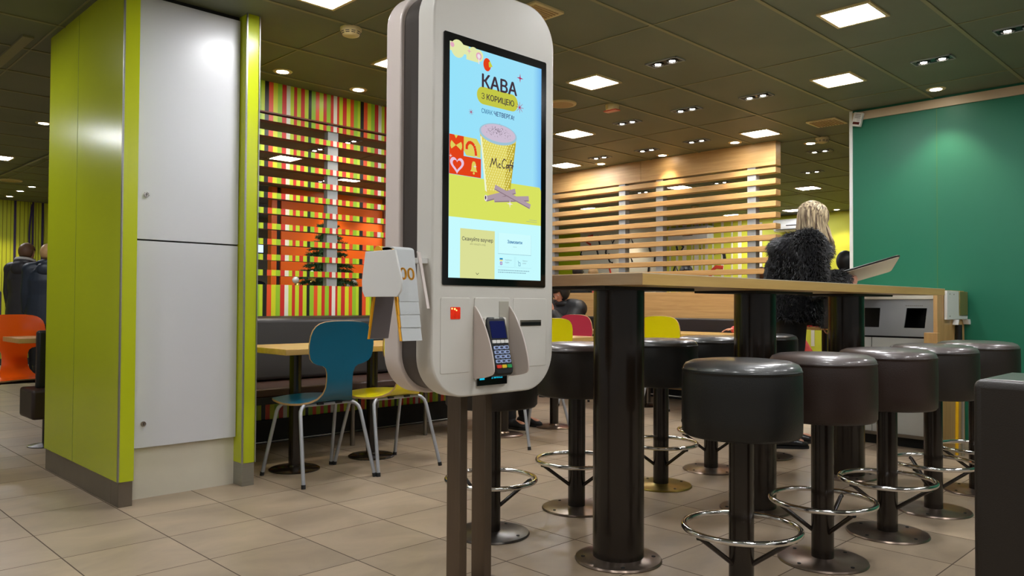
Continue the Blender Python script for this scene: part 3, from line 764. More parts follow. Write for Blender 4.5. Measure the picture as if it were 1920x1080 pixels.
# ================================================================== BIN UNIT
r = empty('tray_return_unit', (6.15, 2.0, 0), 'litter bin unit with steel face and two dark openings against the green wall', 'bin')
MB().box(5.86, 6.44, 1.79, 2.50, 1.046, 1.084).build('top_board', M_cream, r, bevel=.004)
def holed(x, y0, y1, z0, z1, holes, th):
    """steel plate with trapezoid holes, built from strips; holes = (yb0,yb1 bottom, yt0,yt1 top, zb, zt)"""
    b = MB(); ys = [y0]
    for h in holes: pass
    zb, zt = holes[0][4], holes[0][5]
    b.box(x, x + th, y0, y1, z0, zb); b.box(x, x + th, y0, y1, zt, z1)
    segs = []; cur = (y0, y0)
    for h in holes:
        segs.append((cur, (h[0], h[2]))); cur = (h[1], h[3])
    segs.append((cur, (y1, y1)))
    for (a, c) in segs: b.prism([(a[0], zb), (c[0], zb), (c[1], zt), (a[1], zt)], x, x + th, 'X')
    return b
holed(5.88, 1.80, 2.48, .785, 1.046, [(1.868, 2.005, 1.852, 1.985, .845, .985), (2.175, 2.34, 2.165, 2.35, .845, .985)], .012).build('steel_face', M_inox, r)
MB().box(6.1, 6.12, 1.80, 2.48, .785, 1.046).build('inner_wall', M_black, r)
MB().box(5.892, 6.1, 2.06, 2.11, .785, 1.04).build('divider', M_black, r)
MB().box(5.892, 6.1, 1.80, 2.48, .785, .80).build('chute', M_black, r)
b = MB()
for k in range(6): b.box(5.99, 6.0, 1.862, 1.895, .85 + k * .014, .855 + k * .014)
b.build('inner_label', M_whitep, r)
for (a, c) in ((1.80, 2.226), (2.232, 2.48)): MB().box(5.885, 5.90, a, c, .095, .772).build('door', mat('grey_laminate_door', (186, 186, 178), .45, noise=.08, nscale=9), r)
MB().box(5.90, 6.44, 1.80, 2.48, .09, .785).build('carcass', M_blackm, r)
MB().box(5.93, 6.4, 1.80, 2.48, 0, .09).build('plinth', M_blackm, r)
MB().box(5.87, 5.885, 1.80, 2.49, .072, .095).build('lower_rail', M_kick, r)
MB().box(5.84, 6.44, 1.775, 1.80, 0, 1.112).build('side_panel', M_woodZ, r)
MB().box(5.79, 5.84, 1.76, 1.845, 0, .818).build('front_block', M_woodZ, r, bevel=.002)
b = MB()
for k in range(9): b.box(5.8785, 5.88, 1.88 + k * .013, 1.888 + k * .013, 1.0, 1.004)
b.build('engraved_line', M_kick, r)
# dispenser on the side of the unit
r = empty('napkin_dispenser', (6.1, 1.76, .9), 'white bracket dispenser on the side of the tray return unit, beyond the table end', 'dispenser')
MB().prism([(5.975, 1.108), (6.235, 1.108), (6.235, .948), (6.30, .932), (6.44, .932), (6.44, .906), (5.975, .906)], 1.752, 1.772, 'Y').build('bracket', M_whitep, r, bevel=.002)
MB().box(6.236, 6.42, 1.745, 1.774, .934, 1.106).build('dispenser_body', mat('olive_translucent_plastic', (122, 116, 62), .3), r, bevel=.003)
MB().prism([(6.38, .905), (6.44, .905), (6.46, .868), (6.41, .868)], 1.735, 1.772, 'Y').build('spout', M_whitep, r)
MB().prism([(6.17, .905), (6.18, .905), (6.165, .868), (6.155, .868)], 1.735, 1.772, 'Y').build('spout', M_whitep, r)
for (x, z) in ((6.03, 1.085), (6.12, 1.083), (6.03, .93)): MB().tube([(x, 1.7495, z), (x, 1.753, z)], .004, n=8).build('screw', M_kick, r)
b = MB(); b.cyl((6.22, 1.75), .022, .60, .868, 20); tag(b.build('black_cylinder', M_black), 'black upright tube under the white bracket dispenser', 'tube')
r = low_table(9.3, 10.3, 3.9, 4.7, [(9.6, 4.2)], 'far low oak table seen behind the legs of the woman in fur')
b = MB(); b.prism(rrect(9.35, 9.75, 4.05, 4.35, .02), .7385, .76, 'Z'); tag(b.build('red_tray', mat('red_tray_plastic', (206, 40, 40), .4), bevel=.004), 'red tray on the far oak table behind the woman in fur', 'tray')

# yellow wet floor sign + mop pole
r = empty('wet_floor_sign', (5.9, 1.55, 0), 'folded yellow wet floor sign standing behind the near-side stools', 'sign')
MB().prism([(1.585, .0), (1.60, .46), (1.55, .47), (1.50, .46), (1.495, 0)], 5.90, 5.925, 'X').build('board', mat('safety_yellow', (226, 178, 20), .4), r, bevel=.003)
b = MB(); b.prism([(1.585, .30), (1.565, .35), (1.545, .30)], 5.896, 5.90, 'X'); b.box(5.896, 5.90, 1.555, 1.58, .20, .205); b.build('pictogram', M_ink, r)
MB().tube([(5.885, 1.585, .02), (5.885, 1.59, .12), (5.885, 1.57, .14), (5.885, 1.53, .14)], .006, n=8).build('handle', mat('safety_yellow_2', (236, 190, 30), .4), r)
b = MB(); b.tube([(5.86, 1.665, .0), (5.87, 1.66, .60)], .011, n=12); tag(b.build('yellow_pole', mat('yellow_pole', (232, 180, 20), .35)), 'thin yellow pole leaning behind the near-side stools', 'pole')
b = MB(); b.tube([(5.86, 1.63, .0), (5.86, 1.625, .60)], .012, n=12); tag(b.build('grey_pole', M_alu), 'thin grey pole beside the yellow pole', 'pole')

# wall air conditioners
def aircon(y0, y1, z0, z1, label):
    r = empty('air_conditioner', (13.1, (y0 + y1) / 2, z0), label, 'air conditioner')
    h = z1 - z0
    MB().prism([(13.19, z0), (13.0, z0 + .02), (12.965, z0 + .3 * h), (12.965, z0 + .85 * h), (13.0, z1), (13.19, z1)], y0, y1, 'Y').v
    b = MB(); b.add([], [])
    prof = [(13.19, z0), (13.02, z0), (12.975, z0 + .22 * h), (12.965, z0 + .8 * h), (12.99, z1), (13.19, z1)]
    n = len(prof); vs = [(x, y0, z) for x, z in prof] + [(x, y1, z) for x, z in prof]
    b.add(vs, [tuple(range(n)), tuple(range(2 * n - 1, n - 1, -1))] + [(i, i + n, (i + 1) % n + n, (i + 1) % n) for i in range(n)])
    b.build('housing', M_whitep, r, bevel=.015)
    MB().box(12.966, 12.985, y0 + .06, y1 - .06, z0 + .12 * h, z0 + .17 * h).build('outlet', M_blackm, r)
    MB().box(12.962, 12.968, (y0 + y1) / 2 - .12, (y0 + y1) / 2 + .1, z0 + .42 * h, z0 + .49 * h).build('badge', M_blackm, r)
aircon(7.90, 8.79, 2.19, 2.50, 'white wall air conditioner seen through the oak slats')
aircon(5.9, 6.60, 2.29, 2.50, 'white wall air conditioner partly hidden behind the blonde hair')
# ================================================================== ORDER KIOSK
KX0, KX1, KZ0, KZ1, KY = 1.483, 2.019, .710, 2.012, 1.84
K = empty('order_kiosk', (1.75, 1.97, 0), 'tall off-white self-order kiosk with lit touch screen on two steel posts', 'kiosk')
f = MB().prism(rrect(KX0, KX1, KZ0, KZ1, .13, 12), KY, KY + .078, 'Y').build('front_shell', M_kw, K, bevel=.006, seg=3)
MB().prism(rrect(KX0 + .014, KX1 - .014, KZ0 + .014, KZ1 - .014, .12, 12), KY + .078, KY + .165, 'Y').build('core', M_kcore, K, smooth=30)
MB().prism(rrect(KX0, KX1, KZ0, KZ1, .13, 12), KY + .165, KY + .243, 'Y').build('back_shell', M_kside, K, bevel=.006, seg=3)
# the room's rosier tint is put into the side material's colour
for x in (1.680, 1.790):
    MB().box(x, x + .033, 1.935, 2.0, 0.012, .74).build('post', M_kpost, K, bevel=.002)
MB().prism(rrect(1.52, 1.98, 1.80, 2.14, .05), 0, .014, 'Z').build('base_plate', M_steel, K)
# bezel + display
bz = MB().prism(rrect(1.5205, 1.9770, 1.056, 1.8315, .006), KY - .0035, KY + .01, 'Y').build('screen_bezel', M_glass, K)
Y0 = KY - .0040
D = empty  # (kept short)
def flat(name, m, shapes, y, parent):
    b = MB(); L = parent_loc(K)
    for s in shapes:
        n = len(s); o = len(b.v); b.v += [(p[0] - L[0], y - L[1], p[1] - L[2]) for p in s]; b.f.append(tuple(range(o, o + n))); b.m.append(0)
    me = bpy.data.meshes.new(name); me.from_pydata(b.v, [], b.f); me.materials.append(m)
    bm = bmesh.new(); bm.from_mesh(me); bmesh.ops.triangulate(bm, faces=[q for q in bm.faces if len(q.verts) > 4]); bm.to_mesh(me); bm.free()
    o = bpy.data.objects.new(name, me); COL.objects.link(o); o.parent = parent; return o
def R(x0, x1, z0, z1): return [(x0, z0), (x1, z0), (x1, z1), (x0, z1)]
def C(x, z, r, n=28, rz=None): return [(x + r * math.cos(2 * PI * k / n), z + (rz or r) * math.sin(2 * PI * k / n)) for k in range(n)]
def star4(x, z, r, q=.22): return [(x + (r if k % 2 == 0 else r * q) * math.cos(PI / 4 * k + PI / 2), z + (r if k % 2 == 0 else r * q) * math.sin(PI / 4 * k + PI / 2)) for k in range(8)]
def burst(x, z, r, w=.0012, n=8):
    out = []
    for k in range(n):
        a = PI * 2 * k / n; c, s = math.cos(a), math.sin(a)
        out.append([(x - s * w, z + c * w), (x + s * w, z - c * w), (x + c * r + s * w * .4, z + s * r - c * w * .4), (x + c * r - s * w * .4, z + s * r + c * w * .4)])
    return out
def thick(pts, w):
    out = []
    for i in range(len(pts) - 1):
        a, c = Vector(pts[i]), Vector(pts[i + 1]); d = (c - a).normalized(); n = Vector((-d.y, d.x)) * w / 2; e = d * w * .2
        out.append([tuple(a + n - e), tuple(a - n - e), tuple(c - n + e), tuple(c + n + e)])
    return out
SX0, SX1, SZ0, SZ1 = 1.5425, 1.9520, 1.0790, 1.8045
# display background: a blue sky picture, paler in the lower menu area
k_ = NT('display_sky_picture'); k_.t.nodes.remove(k_.b)
g_ = k_.n('ShaderNodeNewGeometry'); s_ = k_.n('ShaderNodeSeparateXYZ'); k_.l(g_.outputs['Position'], s_.inputs[0])
mr = k_.n('ShaderNodeMapRange'); k_.l(s_.outputs[0], mr.inputs[0]); mr.inputs[1].default_value = SX0; mr.inputs[2].default_value = SX1
cr = k_.n('ShaderNodeValToRGB'); k_.l(mr.outputs[0], cr.inputs[0]); cr.color_ramp.elements[0].color = (*s2l((150, 226, 250)), 1); cr.color_ramp.elements[1].color = (*s2l((118, 186, 240)), 1)
cr.color_ramp.elements[0].position = 0.0; e_ = cr.color_ramp.elements.new(.9); e_.color = (*s2l((158, 224, 248)), 1)
em = k_.n('ShaderNodeEmission'); em.inputs[1].default_value = 1.0; k_.l(cr.outputs[0], em.inputs[0]); k_.l(em.outputs[0], k_.t.nodes['Material Output'].inputs[0])
sc = flat('display', k_.m, [R(SX0, SX1, SZ0, SZ1)], Y0, K)
E_pale = emi('display_pale_cyan', (198, 250, 254)); E_yel = emi('display_yellow', (216, 226, 96)); E_ol = emi('display_olive', (218, 222, 150)); E_dark = emi('display_dark_text', (66, 52, 62)); E_red = emi('display_red', (226, 66, 26))
E_blue = emi('display_blue_text', (40, 100, 150)); E_cup = emi('display_cup_yellow', (222, 208, 92)); E_cupd = emi('display_cup_shade', (190, 170, 50)); E_mag = emi('display_magenta', (176, 40, 90)); E_wh = emi('display_white', (238, 226, 232)); E_pill = emi('display_pill', (196, 200, 70))
E_foam = emi('display_foam', (206, 190, 210)); E_stick = emi('display_cinnamon', (176, 156, 166)); E_std = emi('display_cinnamon_dark', (140, 118, 128)); E_rim = emi('display_cup_rim', (160, 196, 214)); E_hl = emi('display_highlight', (238, 246, 214)); E_grey = emi('display_grey_text', (132, 150, 160))
yl = lambda i: Y0 - .0003 * i
flat('menu_area', E_pale, [R(SX0, SX1, SZ0, 1.266)], yl(1), sc)
flat('yellow_band', E_yel, [[(SX0, 1.266), (SX1, 1.266), (SX1, 1.385), (1.945, 1.396), (SX0, 1.396)]], yl(1), sc)
flat('top_blobs', emi('display_pale_yellow', (226, 232, 170)), [C(1.575, 1.787, .028), R(SX0, 1.62, 1.776, SZ1), C(1.640, 1.785, .022), R(1.61, 1.66, 1.762, 1.78), C(1.662, 1.785, .019)], yl(1), sc)
flat('top_marks', emi('display_pink', (226, 168, 190)), [C(1.662, 1.783, .012), C(1.552, 1.795, .008), star4(1.621, 1.79, .011)], yl(2), sc)
flat('top_marks_light', E_wh, [C(1.662, 1.783, .007), R(1.660, 1.664, 1.758, 1.78)], yl(3), sc)
flat('red_bauble', E_red, [C(1.698, 1.764, .0165, rz=.021)], yl(2), sc)
flat('leaf', emi('display_leaf', (200, 206, 70)), [[(1.706, 1.757), (1.722, 1.762), (1.710, 1.778), (1.704, 1.772)]], yl(3), sc)
flat('sparkle', E_mag, [star4(1.847, 1.751, .016)], yl(4), sc); flat('sparkle', E_mag, burst(1.846, 1.653, .019), yl(4), sc); flat('sparkle', E_mag, burst(1.630, 1.600, .010, .0008), yl(4), sc)
flat('title_pill', E_pill, [rrect(1.655, 1.838, 1.634, 1.690, .0275, 8)], yl(1), sc)
def scaled_text(t, x0, x1, z, size, m, bold, name='lettering', i=2, parent=sc, **kw): return text(t, x0, z, size, m, parent, yl(i), width=x1 - x0, bold=bold, name=name, **kw)
def sub(o): 
    return o
LK = LOCS['order_kiosk']; LOCS[sc.name] = LK
scaled_text('КАВА', 1.672, 1.827, 1.689, .058, E_dark, .0018, i=2)
scaled_text('З', 1.673, 1.686, 1.651, .026, E_dark, 0)
scaled_text('КОРИЦЕЮ', 1.695, 1.818, 1.651, .026, E_dark, .0006)
scaled_text('СМАК', 1.674, 1.722, 1.606, .020, E_blue, -.0001)
scaled_text('ЧЕТВЕРГА!', 1.728, 1.819, 1.606, .020, emi('display_navy_text', (52, 66, 120)), .0004)
# picture tiles
flat('red_tiles', E_red, [R(SX0, 1.601, 1.458, 1.519), R(SX0, 1.674, 1.397, 1.458)], yl(2), sc)
flat('yellow_tile', E_cup, [[(1.601, 1.475), (1.612, 1.461), (1.672, 1.461), (1.672, 1.500), (1.655, 1.519), (1.601, 1.519)]], yl(2), sc)
flat('bow', E_cup, [[(1.569, 1.487), (1.551, 1.500), (1.547, 1.492), (1.547, 1.482), (1.551, 1.474)], [(1.569, 1.487), (1.590, 1.474), (1.594, 1.482), (1.594, 1.492), (1.590, 1.500)], [(1.562, SZ0 * 0 + 1.519), (1.569, 1.508), (1.577, 1.519)]], yl(3), sc)
cane = [(1.613, 1.482), (1.613, 1.492), (1.620, 1.502), (1.632, 1.504), (1.644, 1.496), (1.650, 1.480), (1.652, 1.465)]
flat('candy_cane', E_wh, thick(cane, .010), yl(3), sc)
cs = []
for i in range(len(cane) - 1):
    for q in (.25, .75):
        a, c = Vector(cane[i]), Vector(cane[i + 1]); p = a.lerp(c, q); cs += thick([tuple(p - (c - a).normalized() * .0022), tuple(p + (c - a).normalized() * .0022)], .010)
flat('candy_stripes', E_red, cs, yl(4), sc)
def heart(x, z, s): return [(x + s * 16 * math.sin(t) ** 3 / 17, z + s * (13 * math.cos(t) - 5 * math.cos(2 * t) - 2 * math.cos(3 * t) - math.cos(4 * t)) / 17) for t in [2 * PI * k / 40 for k in range(40)]]
flat('heart_outline', emi('display_light_pink', (232, 196, 222)), [heart(1.574, 1.428, .030)], yl(3), sc)
flat('heart', E_red, [heart(1.574, 1.428, .019)], yl(4), sc)
flat('bell', E_cup, [[(1.629, 1.414), (1.658, 1.414), (1.654, 1.421), (1.652, 1.438), (1.648, 1.446), (1.639, 1.446), (1.635, 1.438), (1.633, 1.421)], C(1.6435, 1.409, .004)], yl(3), sc)
flat('tile_sparkle', E_wh, [star4(1.648, 1.431, .008), star4(1.548, 1.452, .007)], yl(4), sc)
# cup
cupL = lambda z: 1.667 + (1.549 - z) * .128; cupR = lambda z: 1.832 - (1.549 - z) * .150
flat('cup_sleeve', E_cup, [[(cupL(1.353), 1.356), (1.715, 1.347), (1.78, 1.350), (cupR(1.353), 1.360), (cupR(1.545), 1.545), (cupL(1.545), 1.545)]], yl(3), sc)
flat('cup_shade', E_cupd, [[(1.775, 1.352), (cupR(1.353), 1.360), (cupR(1.53), 1.53), (1.79, 1.52)]], yl(4), sc)
dm = []
z = 1.366; row = 0
while z < 1.525:
    x = cupL(z) + .004 + (row % 2) * .0055
    while x < cupR(z) - .005: dm.append([(x, z - .0045), (x + .0038, z), (x, z + .0045), (x - .0038, z)]); x += .011
    z += .0085; row += 1
flat('sleeve_quilting', emi('display_quilting', (238, 232, 140)), dm, yl(5), sc)
flat('cup_edge_light', E_hl, [[(cupL(1.36), 1.36), (cupL(1.36) + .008, 1.356), (cupL(1.53) + .006, 1.53), (cupL(1.53), 1.53)]], yl(6), sc)
flat('cup_rim', E_rim, [C(1.7485, 1.548, .084, 40, .034)], yl(6), sc)
flat('coffee_foam', E_foam, [C(1.7485, 1.551, .077, 40, .028)], yl(7), sc)
rnd = random.Random(3)
flat('cinnamon_powder', E_dark, [C(1.745 + rnd.gauss(0, .026), 1.556 + rnd.gauss(0, .008), .0006 + rnd.random() * .0008, 6) for _ in range(110)], yl(8), sc)
# script lettering on the cup, drawn as pen strokes
def pen(paths, w, i, name='cup_lettering'):
    o = []
    for p in paths: o += thick(p, w)
    return flat(name, E_dark, o, yl(i), sc)
bx, bz_ = 1.711, 1.437
pen([[(bx, bz_), (bx + .006, bz_ + .014), (bx + .010, bz_ + .030), (bx + .016, bz_ + .010), (bx + .026, bz_ + .032), (bx + .028, bz_ + .014), (bx + .034, bz_ + .002)],
     [(bx + .047, bz_ + .014), (bx + .041, bz_ + .016), (bx + .038, bz_ + .009), (bx + .041, bz_ + .003), (bx + .048, bz_ + .004)],
     [(bx + .071, bz_ + .030), (bx + .063, bz_ + .034), (bx + .055, bz_ + .024), (bx + .053, bz_ + .012), (bx + .059, bz_ + .004), (bx + .068, bz_ + .006)],
     [(bx + .081, bz_ + .015), (bx + .075, bz_ + .016), (bx + .072, bz_ + .010), (bx + .075, bz_ + .005), (bx + .081, bz_ + .009), (bx + .083, bz_ + .018), (bx + .084, bz_ + .006)],
     [(bx + .098, bz_ + .033), (bx + .093, bz_ + .032), (bx + .090, bz_ + .020), (bx + .088, bz_ - .004)], [(bx + .086, bz_ + .016), (bx + .097, bz_ + .018)],
     [(bx + .098, bz_ + .011), (bx + .104, bz_ + .014), (bx + .103, bz_ + .019), (bx + .099, bz_ + .018), (bx + .098, bz_ + .010), (bx + .102, bz_ + .006)], [(bx + .101, bz_ + .024), (bx + .105, bz_ + .029)]], .0034, 9)
def stick(x0, z0, x1, z1, w, i):
    flat('cinnamon_stick', E_stick, thick([(x0, z0), (x1, z1)], w), yl(i), sc); 
    a = Vector((x0, z0)); c = Vector((x1, z1)); d = (c - a).normalized(); n = Vector((-d.y, d.x))
    flat('cinnamon_shadow', E_std, thick([tuple(a - n * w * .38), tuple(c - n * w * .38)], w * .18), yl(i) - .0001, sc)
stick(1.697, 1.334, 1.823, 1.370, .018, 10); flat('stick_end', E_wh, [C(1.693, 1.336, .006, rz=.010)], yl(11), sc); flat('stick_hollow', E_dark, [C(1.692, 1.337, .003, rz=.006)], yl(12), sc)
stick(1.733, 1.335, 1.886, 1.352, .018, 11); stick(1.735, 1.374, 1.893, 1.327, .017, 12)
flat('white_sparkle', E_wh, [star4(1.800, 1.327, .014)], yl(14), sc)
flat('fine_print', E_grey, [R(1.895, 1.932, 1.2815, 1.2825), R(1.880, 1.932, 1.2755, 1.2765)], yl(3), sc)
# lower menu
flat('voucher_card', E_ol, [R(1.589, 1.736, 1.079, 1.233)], yl(2), sc)
scaled_text('Скануйте ваучер', 1.596, 1.727, 1.196, .0165, emi('display_card_text', (92, 90, 82)), .0003, i=3)
scaled_text('або введіть код', 1.629, 1.695, 1.184, .008, emi('display_card_small_text', (150, 154, 110)), 0, i=3)
flat('arrow_mark', E_dark, thick([(1.655, 1.0965), (1.661, 1.091), (1.667, 1.0965)], .0016), yl(3), sc)
flat('order_card', emi('display_order_card', (206, 252, 254)), [R(1.751, 1.904, 1.163, 1.230)], yl(2), sc)
flat('order_card_lines', emi('display_line', (150, 190, 205)), [R(1.751, 1.904, 1.1615, 1.163), R(1.751, 1.7515, 1.163, 1.23), R(1.9035, 1.904, 1.163, 1.23), R(1.751, 1.826, 1.119, 1.1195), R(1.831, 1.904, 1.119, 1.1195), R(1.8255, 1.826, 1.119, 1.155), R(1.831, 1.8315, 1.119, 1.155)], yl(3), sc)
scaled_text('Замовити', 1.792, 1.860, 1.198, .0145, emi('display_order_text', (34, 112, 170)), .0004, i=3)
flat('dots', E_grey, [C(1.821, 1.187, .0012, 8), C(1.827, 1.187, .0012, 8), C(1.833, 1.187, .0012, 8)], yl(3), sc)
flat('flag_blue', emi('display_flag_blue', (20, 130, 190)), [R(1.758, 1.772, 1.143, 1.148)], yl(3), sc); flat('flag_yellow', emi('display_flag_yellow', (236, 226, 150)), [R(1.758, 1.772, 1.138, 1.143)], yl(3), sc)
flat('round_flag', emi('display_lilac', (150, 140, 200)), [C(1.765, 1.131, .0062)], yl(3), sc); flat('round_flag_cross', E_wh, [R(1.759, 1.771, 1.1303, 1.1317), R(1.7643, 1.7657, 1.125, 1.137)], yl(4), sc)
flat('hand_icon', E_blue, thick([(1.842, 1.142), (1.845, 1.138), (1.845, 1.126), (1.853, 1.126), (1.853, 1.136), (1.845, 1.137)], .0013), yl(3), sc)
scaled_text('Українська', 1.783, 1.812, 1.141, .006, E_grey, 0, i=3); scaled_text('English', 1.783, 1.801, 1.133, .006, E_grey, 0, i=3)
scaled_text('Увімкнути', 1.863, 1.886, 1.141, .006, E_grey, 0, i=3); scaled_text('режим', 1.863, 1.880, 1.133, .006, E_grey, 0, i=3)
fl = []
for (a, c, z) in ((1.751, 1.897, 1.109), (1.751, 1.880, 1.102)):
    x = a
    while x < c:
        w = rnd.uniform(.003, .009); fl.append(R(x, min(x + w, c), z - .0014, z + .0014)); x += w + .0018
flat('small_print', emi('display_small_print', (140, 176, 190)), fl, yl(3), sc)

# lower fittings
def thin_panel(x0, x1, z0, z1, name='service_panel'):
    return MB().prism(rrect(x0, x1, z0, z1, .006, 3), KY - .0018, KY + .001, 'Y').build(name, M_kw, K, bevel=.0012)
lp = thin_panel(1.516, 1.634, .786, 1.018)
rp = thin_panel(1.825, 1.985, .790, 1.018)
b = MB().prism(rrect(1.554, 1.593, .952, .989, .003, 3), KY - .0035, KY - .001, 'Y').build('scanner_window', mat('red_scanner', (200, 40, 16), .15, noise=.6, nscale=60, emit=.5), K)
b = MB()
for (x, z, q) in ((1.559, .984, .0025), (1.570, .983, .003), (1.577, .979, .0022)):
    b.tube([(x, KY - .0045, z), (x, KY - .0035, z)], q, n=10)
b.build('scanner_led', emi('scanner_led_light', (255, 170, 90), 4), K)
MB().box(1.857, 1.957, KY - .004, KY, .926, .946).build('printer_slot', M_kick, K, bevel=.001)
MB().box(1.860, 1.954, KY - .0052, KY - .0035, .929, .939).build('slot_mouth', M_black, K)
# terminal bay
by0 = KY - .0012
b = MB().prism(rrect(1.652, 1.807, .760, 1.019, .006, 3), KY - .004, KY + .001, 'Y').build('terminal_bay', M_kw, K, bevel=.001)
MB().box(1.757, 1.800, KY - .0060, KY - .0035, .88, 1.008).build('bay_recess_shade', mat('kiosk_recess_shade', (176, 172, 158), .4), K, bevel=.001)  # raised plate, the shade of the recess is put into its colour
def wing(x):
    P = [(KY - .001, .992)]
    for (d, z) in ((.004, .992), (.012, .984), (.024, .970), (.036, .953), (.047, .935), (.057, .916), (.066, .896), (.074, .876), (.081, .855), (.087, .834), (.091, .815), (.0925, .802), (.092, .793), (.089, .786), (.083, .781), (.070, .776), (.05, .771), (.02, .766)):
        P.append((KY - .002 - d, z))
    P.append((KY - .001, .764))
    b = MB().prism(P, x, x + .0055, 'X')
    return b.build('terminal_shield', M_kside, K, bevel=.0015)
wing(1.650); wing(1.802)
MB().box(1.680, 1.776, KY - .022, KY - .004, .80, .957).build('terminal_mount', M_kw, K, bevel=.006)
MB().box(1.662, 1.792, KY - .0075, KY - .0035, .741, .779).build('lower_display', M_glass, K)
E_cy = emi('cyan_segment', (30, 190, 220), 1.0)
flat('cyan_mark', E_cy, [R(1.671, 1.692, .759, .776)], KY - .0078, K)
cyb = MB()
text('2 МАКСІ', 1.722, .761, .016, E_cy, K, KY - .0079, width=.050, bold=.0004, shear=.25, name='display_lettering')

# payment terminal (separate object, held by the bay)
T = empty('card_terminal', (1.724, 1.808, .87), 'black card payment terminal with blue keys, mounted between two white shields', 'card terminal', world=False)
T.rotation_euler = (math.radians(-14), 0, math.radians(0))
# local: x right, z up, -y towards the customer
hb = []
for (z, w) in ((.088, .036), (.080, .041), (.05, .042), (.0, .040), (-.05, .041), (-.08, .042), (-.094, .037), (-.099, .028)): hb.append((w, z))
poly = [(w, z) for w, z in hb] + [(-w, z) for w, z in reversed(hb)]
MB().prism(poly, -.014, .022, 'Y').build('body', M_black, T, bevel=.006, seg=3)
MB().prism(rrect(-.012, .012, .079, .086, .003), -.0165, .0, 'Y').build('maker_badge', M_alu, T, bevel=.002)
MB().prism(rrect(-.032, .032, .018, .074, .003), -.0152, -.013, 'Y').build('screen', mat('terminal_screen', (20, 26, 66), .08, emit=.25, ecol=(30, 36, 90)), T)
kk = M_kk = mat('blue_white_key', (168, 186, 226), .3, emit=.15)
kd = mat('dark_key_face', (60, 66, 92), .3)
for c in range(4): MB().prism(rrect(-.0345 + c * .0178, -.0345 + c * .0178 + .0155, .002, .012, .002, 3), -.0175, -.013, 'Y').build('function_key', M_whitep, T)
for rr in range(4):
    for c in range(3):
        x = -.0325 + c * .0222; z = -.0175 - rr * .0145
        q = MB().prism(rrect(x, x + .0195, z, z + .0105, .003, 3), -.0175, -.013, 'Y').build('key', kk, T)
        MB().prism(rrect(x + .004, x + .0165, z + .002, z + .0085, .002, 3), -.0180, -.0174, 'Y').build('key_face', kd, q)
for c, col in enumerate(((226, 60, 40), (232, 200, 40), (40, 160, 84))):
    x = -.0325 + c * .0222; MB().prism(rrect(x, x + .0195, -.0775, -.067, .003, 3), -.018, -.013, 'Y').build('coloured_key', mat('key_%d' % c, col, .35), T)

# table number stands hung on the side of the kiosk
H = empty('stand_holder', (1.40, 1.91, 1.04), 'white holder plate with clipped corners on the left side of the kiosk', 'holder')
MB().prism([(1.812, 1.152), (1.958, 1.152), (1.975, 1.065), (1.972, 1.035), (1.960, 1.018), (1.80, 1.018), (1.783, 1.035), (1.780, 1.065)], 1.325, 1.331, 'X').build('end_plate', M_whitep, H, bevel=.001)
MB().box(1.331, 1.50, 1.86, 1.90, 1.12, 1.135).build('support_arm', M_whitep, H)
MB().tube([(1.3315, 1.905, 1.146), (1.3365, 1.905, 1.146)], .021, n=20).build('yellow_knob', mat('yellow_plastic', (236, 170, 20), .4), H)
MB().prism([(1.842, 1.15), (1.848, 1.153), (1.80, .985), (1.796, .985)], 1.43, 1.440, 'X').build('back_plate', M_kside, H)
M_ty = mat('amber_yellow_plastic', (242, 172, 10), .4); M_tg = mat('grey_white_plastic', (196, 200, 200), .35); M_ti = mat('grey_inner_plastic', (110, 104, 106), .5)
labs = ['folded number stand hanging highest on the holder, printed 00', 'second folded number stand from the top of the holder', 'third folded number stand from the top of the holder', 'lowest folded number stand on the holder, grey inside visible']
for k in range(4):
    zt = 1.150 - .0 * k; zb = 1.005 - k * .0385 + 0.0
    zb = [1.005, .968, .931, .893][k]; o_ = .0045 * (3 - k)
    t = empty('table_number_stand', (1.40, 1.88, zb), labs[k], 'number stand', 'number stands nested on the kiosk holder')
    yc = 1.878
    for s in (-1, 1):
        yb = yc + s * (.030 + (1.15 - zb) * .20 + o_ * .4); yt = yc + s * (.026 + o_)
        pts = [(yt, 1.145 - (3 - k) * -.003), (yb, zb)]
        d = -s * .0022
        b = MB(); b.prism([(yt, 1.146 + .003 * (3 - k)), (yb, zb), (yb + s * .0022, zb), (yt + s * .0022, 1.146 + .003 * (3 - k))], 1.342, 1.412, 'X')
        b.build('face_plate', M_tg, t)
        b = MB(); b.prism([(yt - s * .0040, 1.146 + .003 * (3 - k)), (yb - s * .0040, zb), (yb, zb), (yt, 1.146 + .003 * (3 - k))], 1.336, 1.342, 'X'); b.build('yellow_edge', M_ty, t)
        b = MB(); b.prism([(yt - s * .0012, 1.146), (yb - s * .0012, zb + .001), (yb - s * .0002, zb + .001), (yt - s * .0002, 1.146)], 1.343, 1.411, 'X'); b.build('inner_lining', M_ti, t)
    zz = 1.147 + .003 * (3 - k)
    MB().tube([(1.342, yc, zz - .002), (1.412, yc, zz - .002)], [(.028 + o_, .011)] * 2, n=20, ref=(0, 1, 0)).build('ridge', M_tg, t, smooth=50)
    if k == 0:
        # number printed on the slanted near face
        yb = yc - (.030 + (1.15 - zb) * .20 + .0135 * .4); yt = yc - (.026 + .0135)
        cu = text('00', 0, 0, .05, M_ty, None, 0, width=.052, bold=.0008, name='printed_number')
        for v in cu.data.vertices:
            x = 1.350 + v.co.x; z = 1.068 + v.co.z; u = (1.155 - z) / (1.155 - zb)
            v.co = (x - 1.40, yt + (yb - yt) * u - .0035 - 1.88, z - zb)
        cu.parent = t
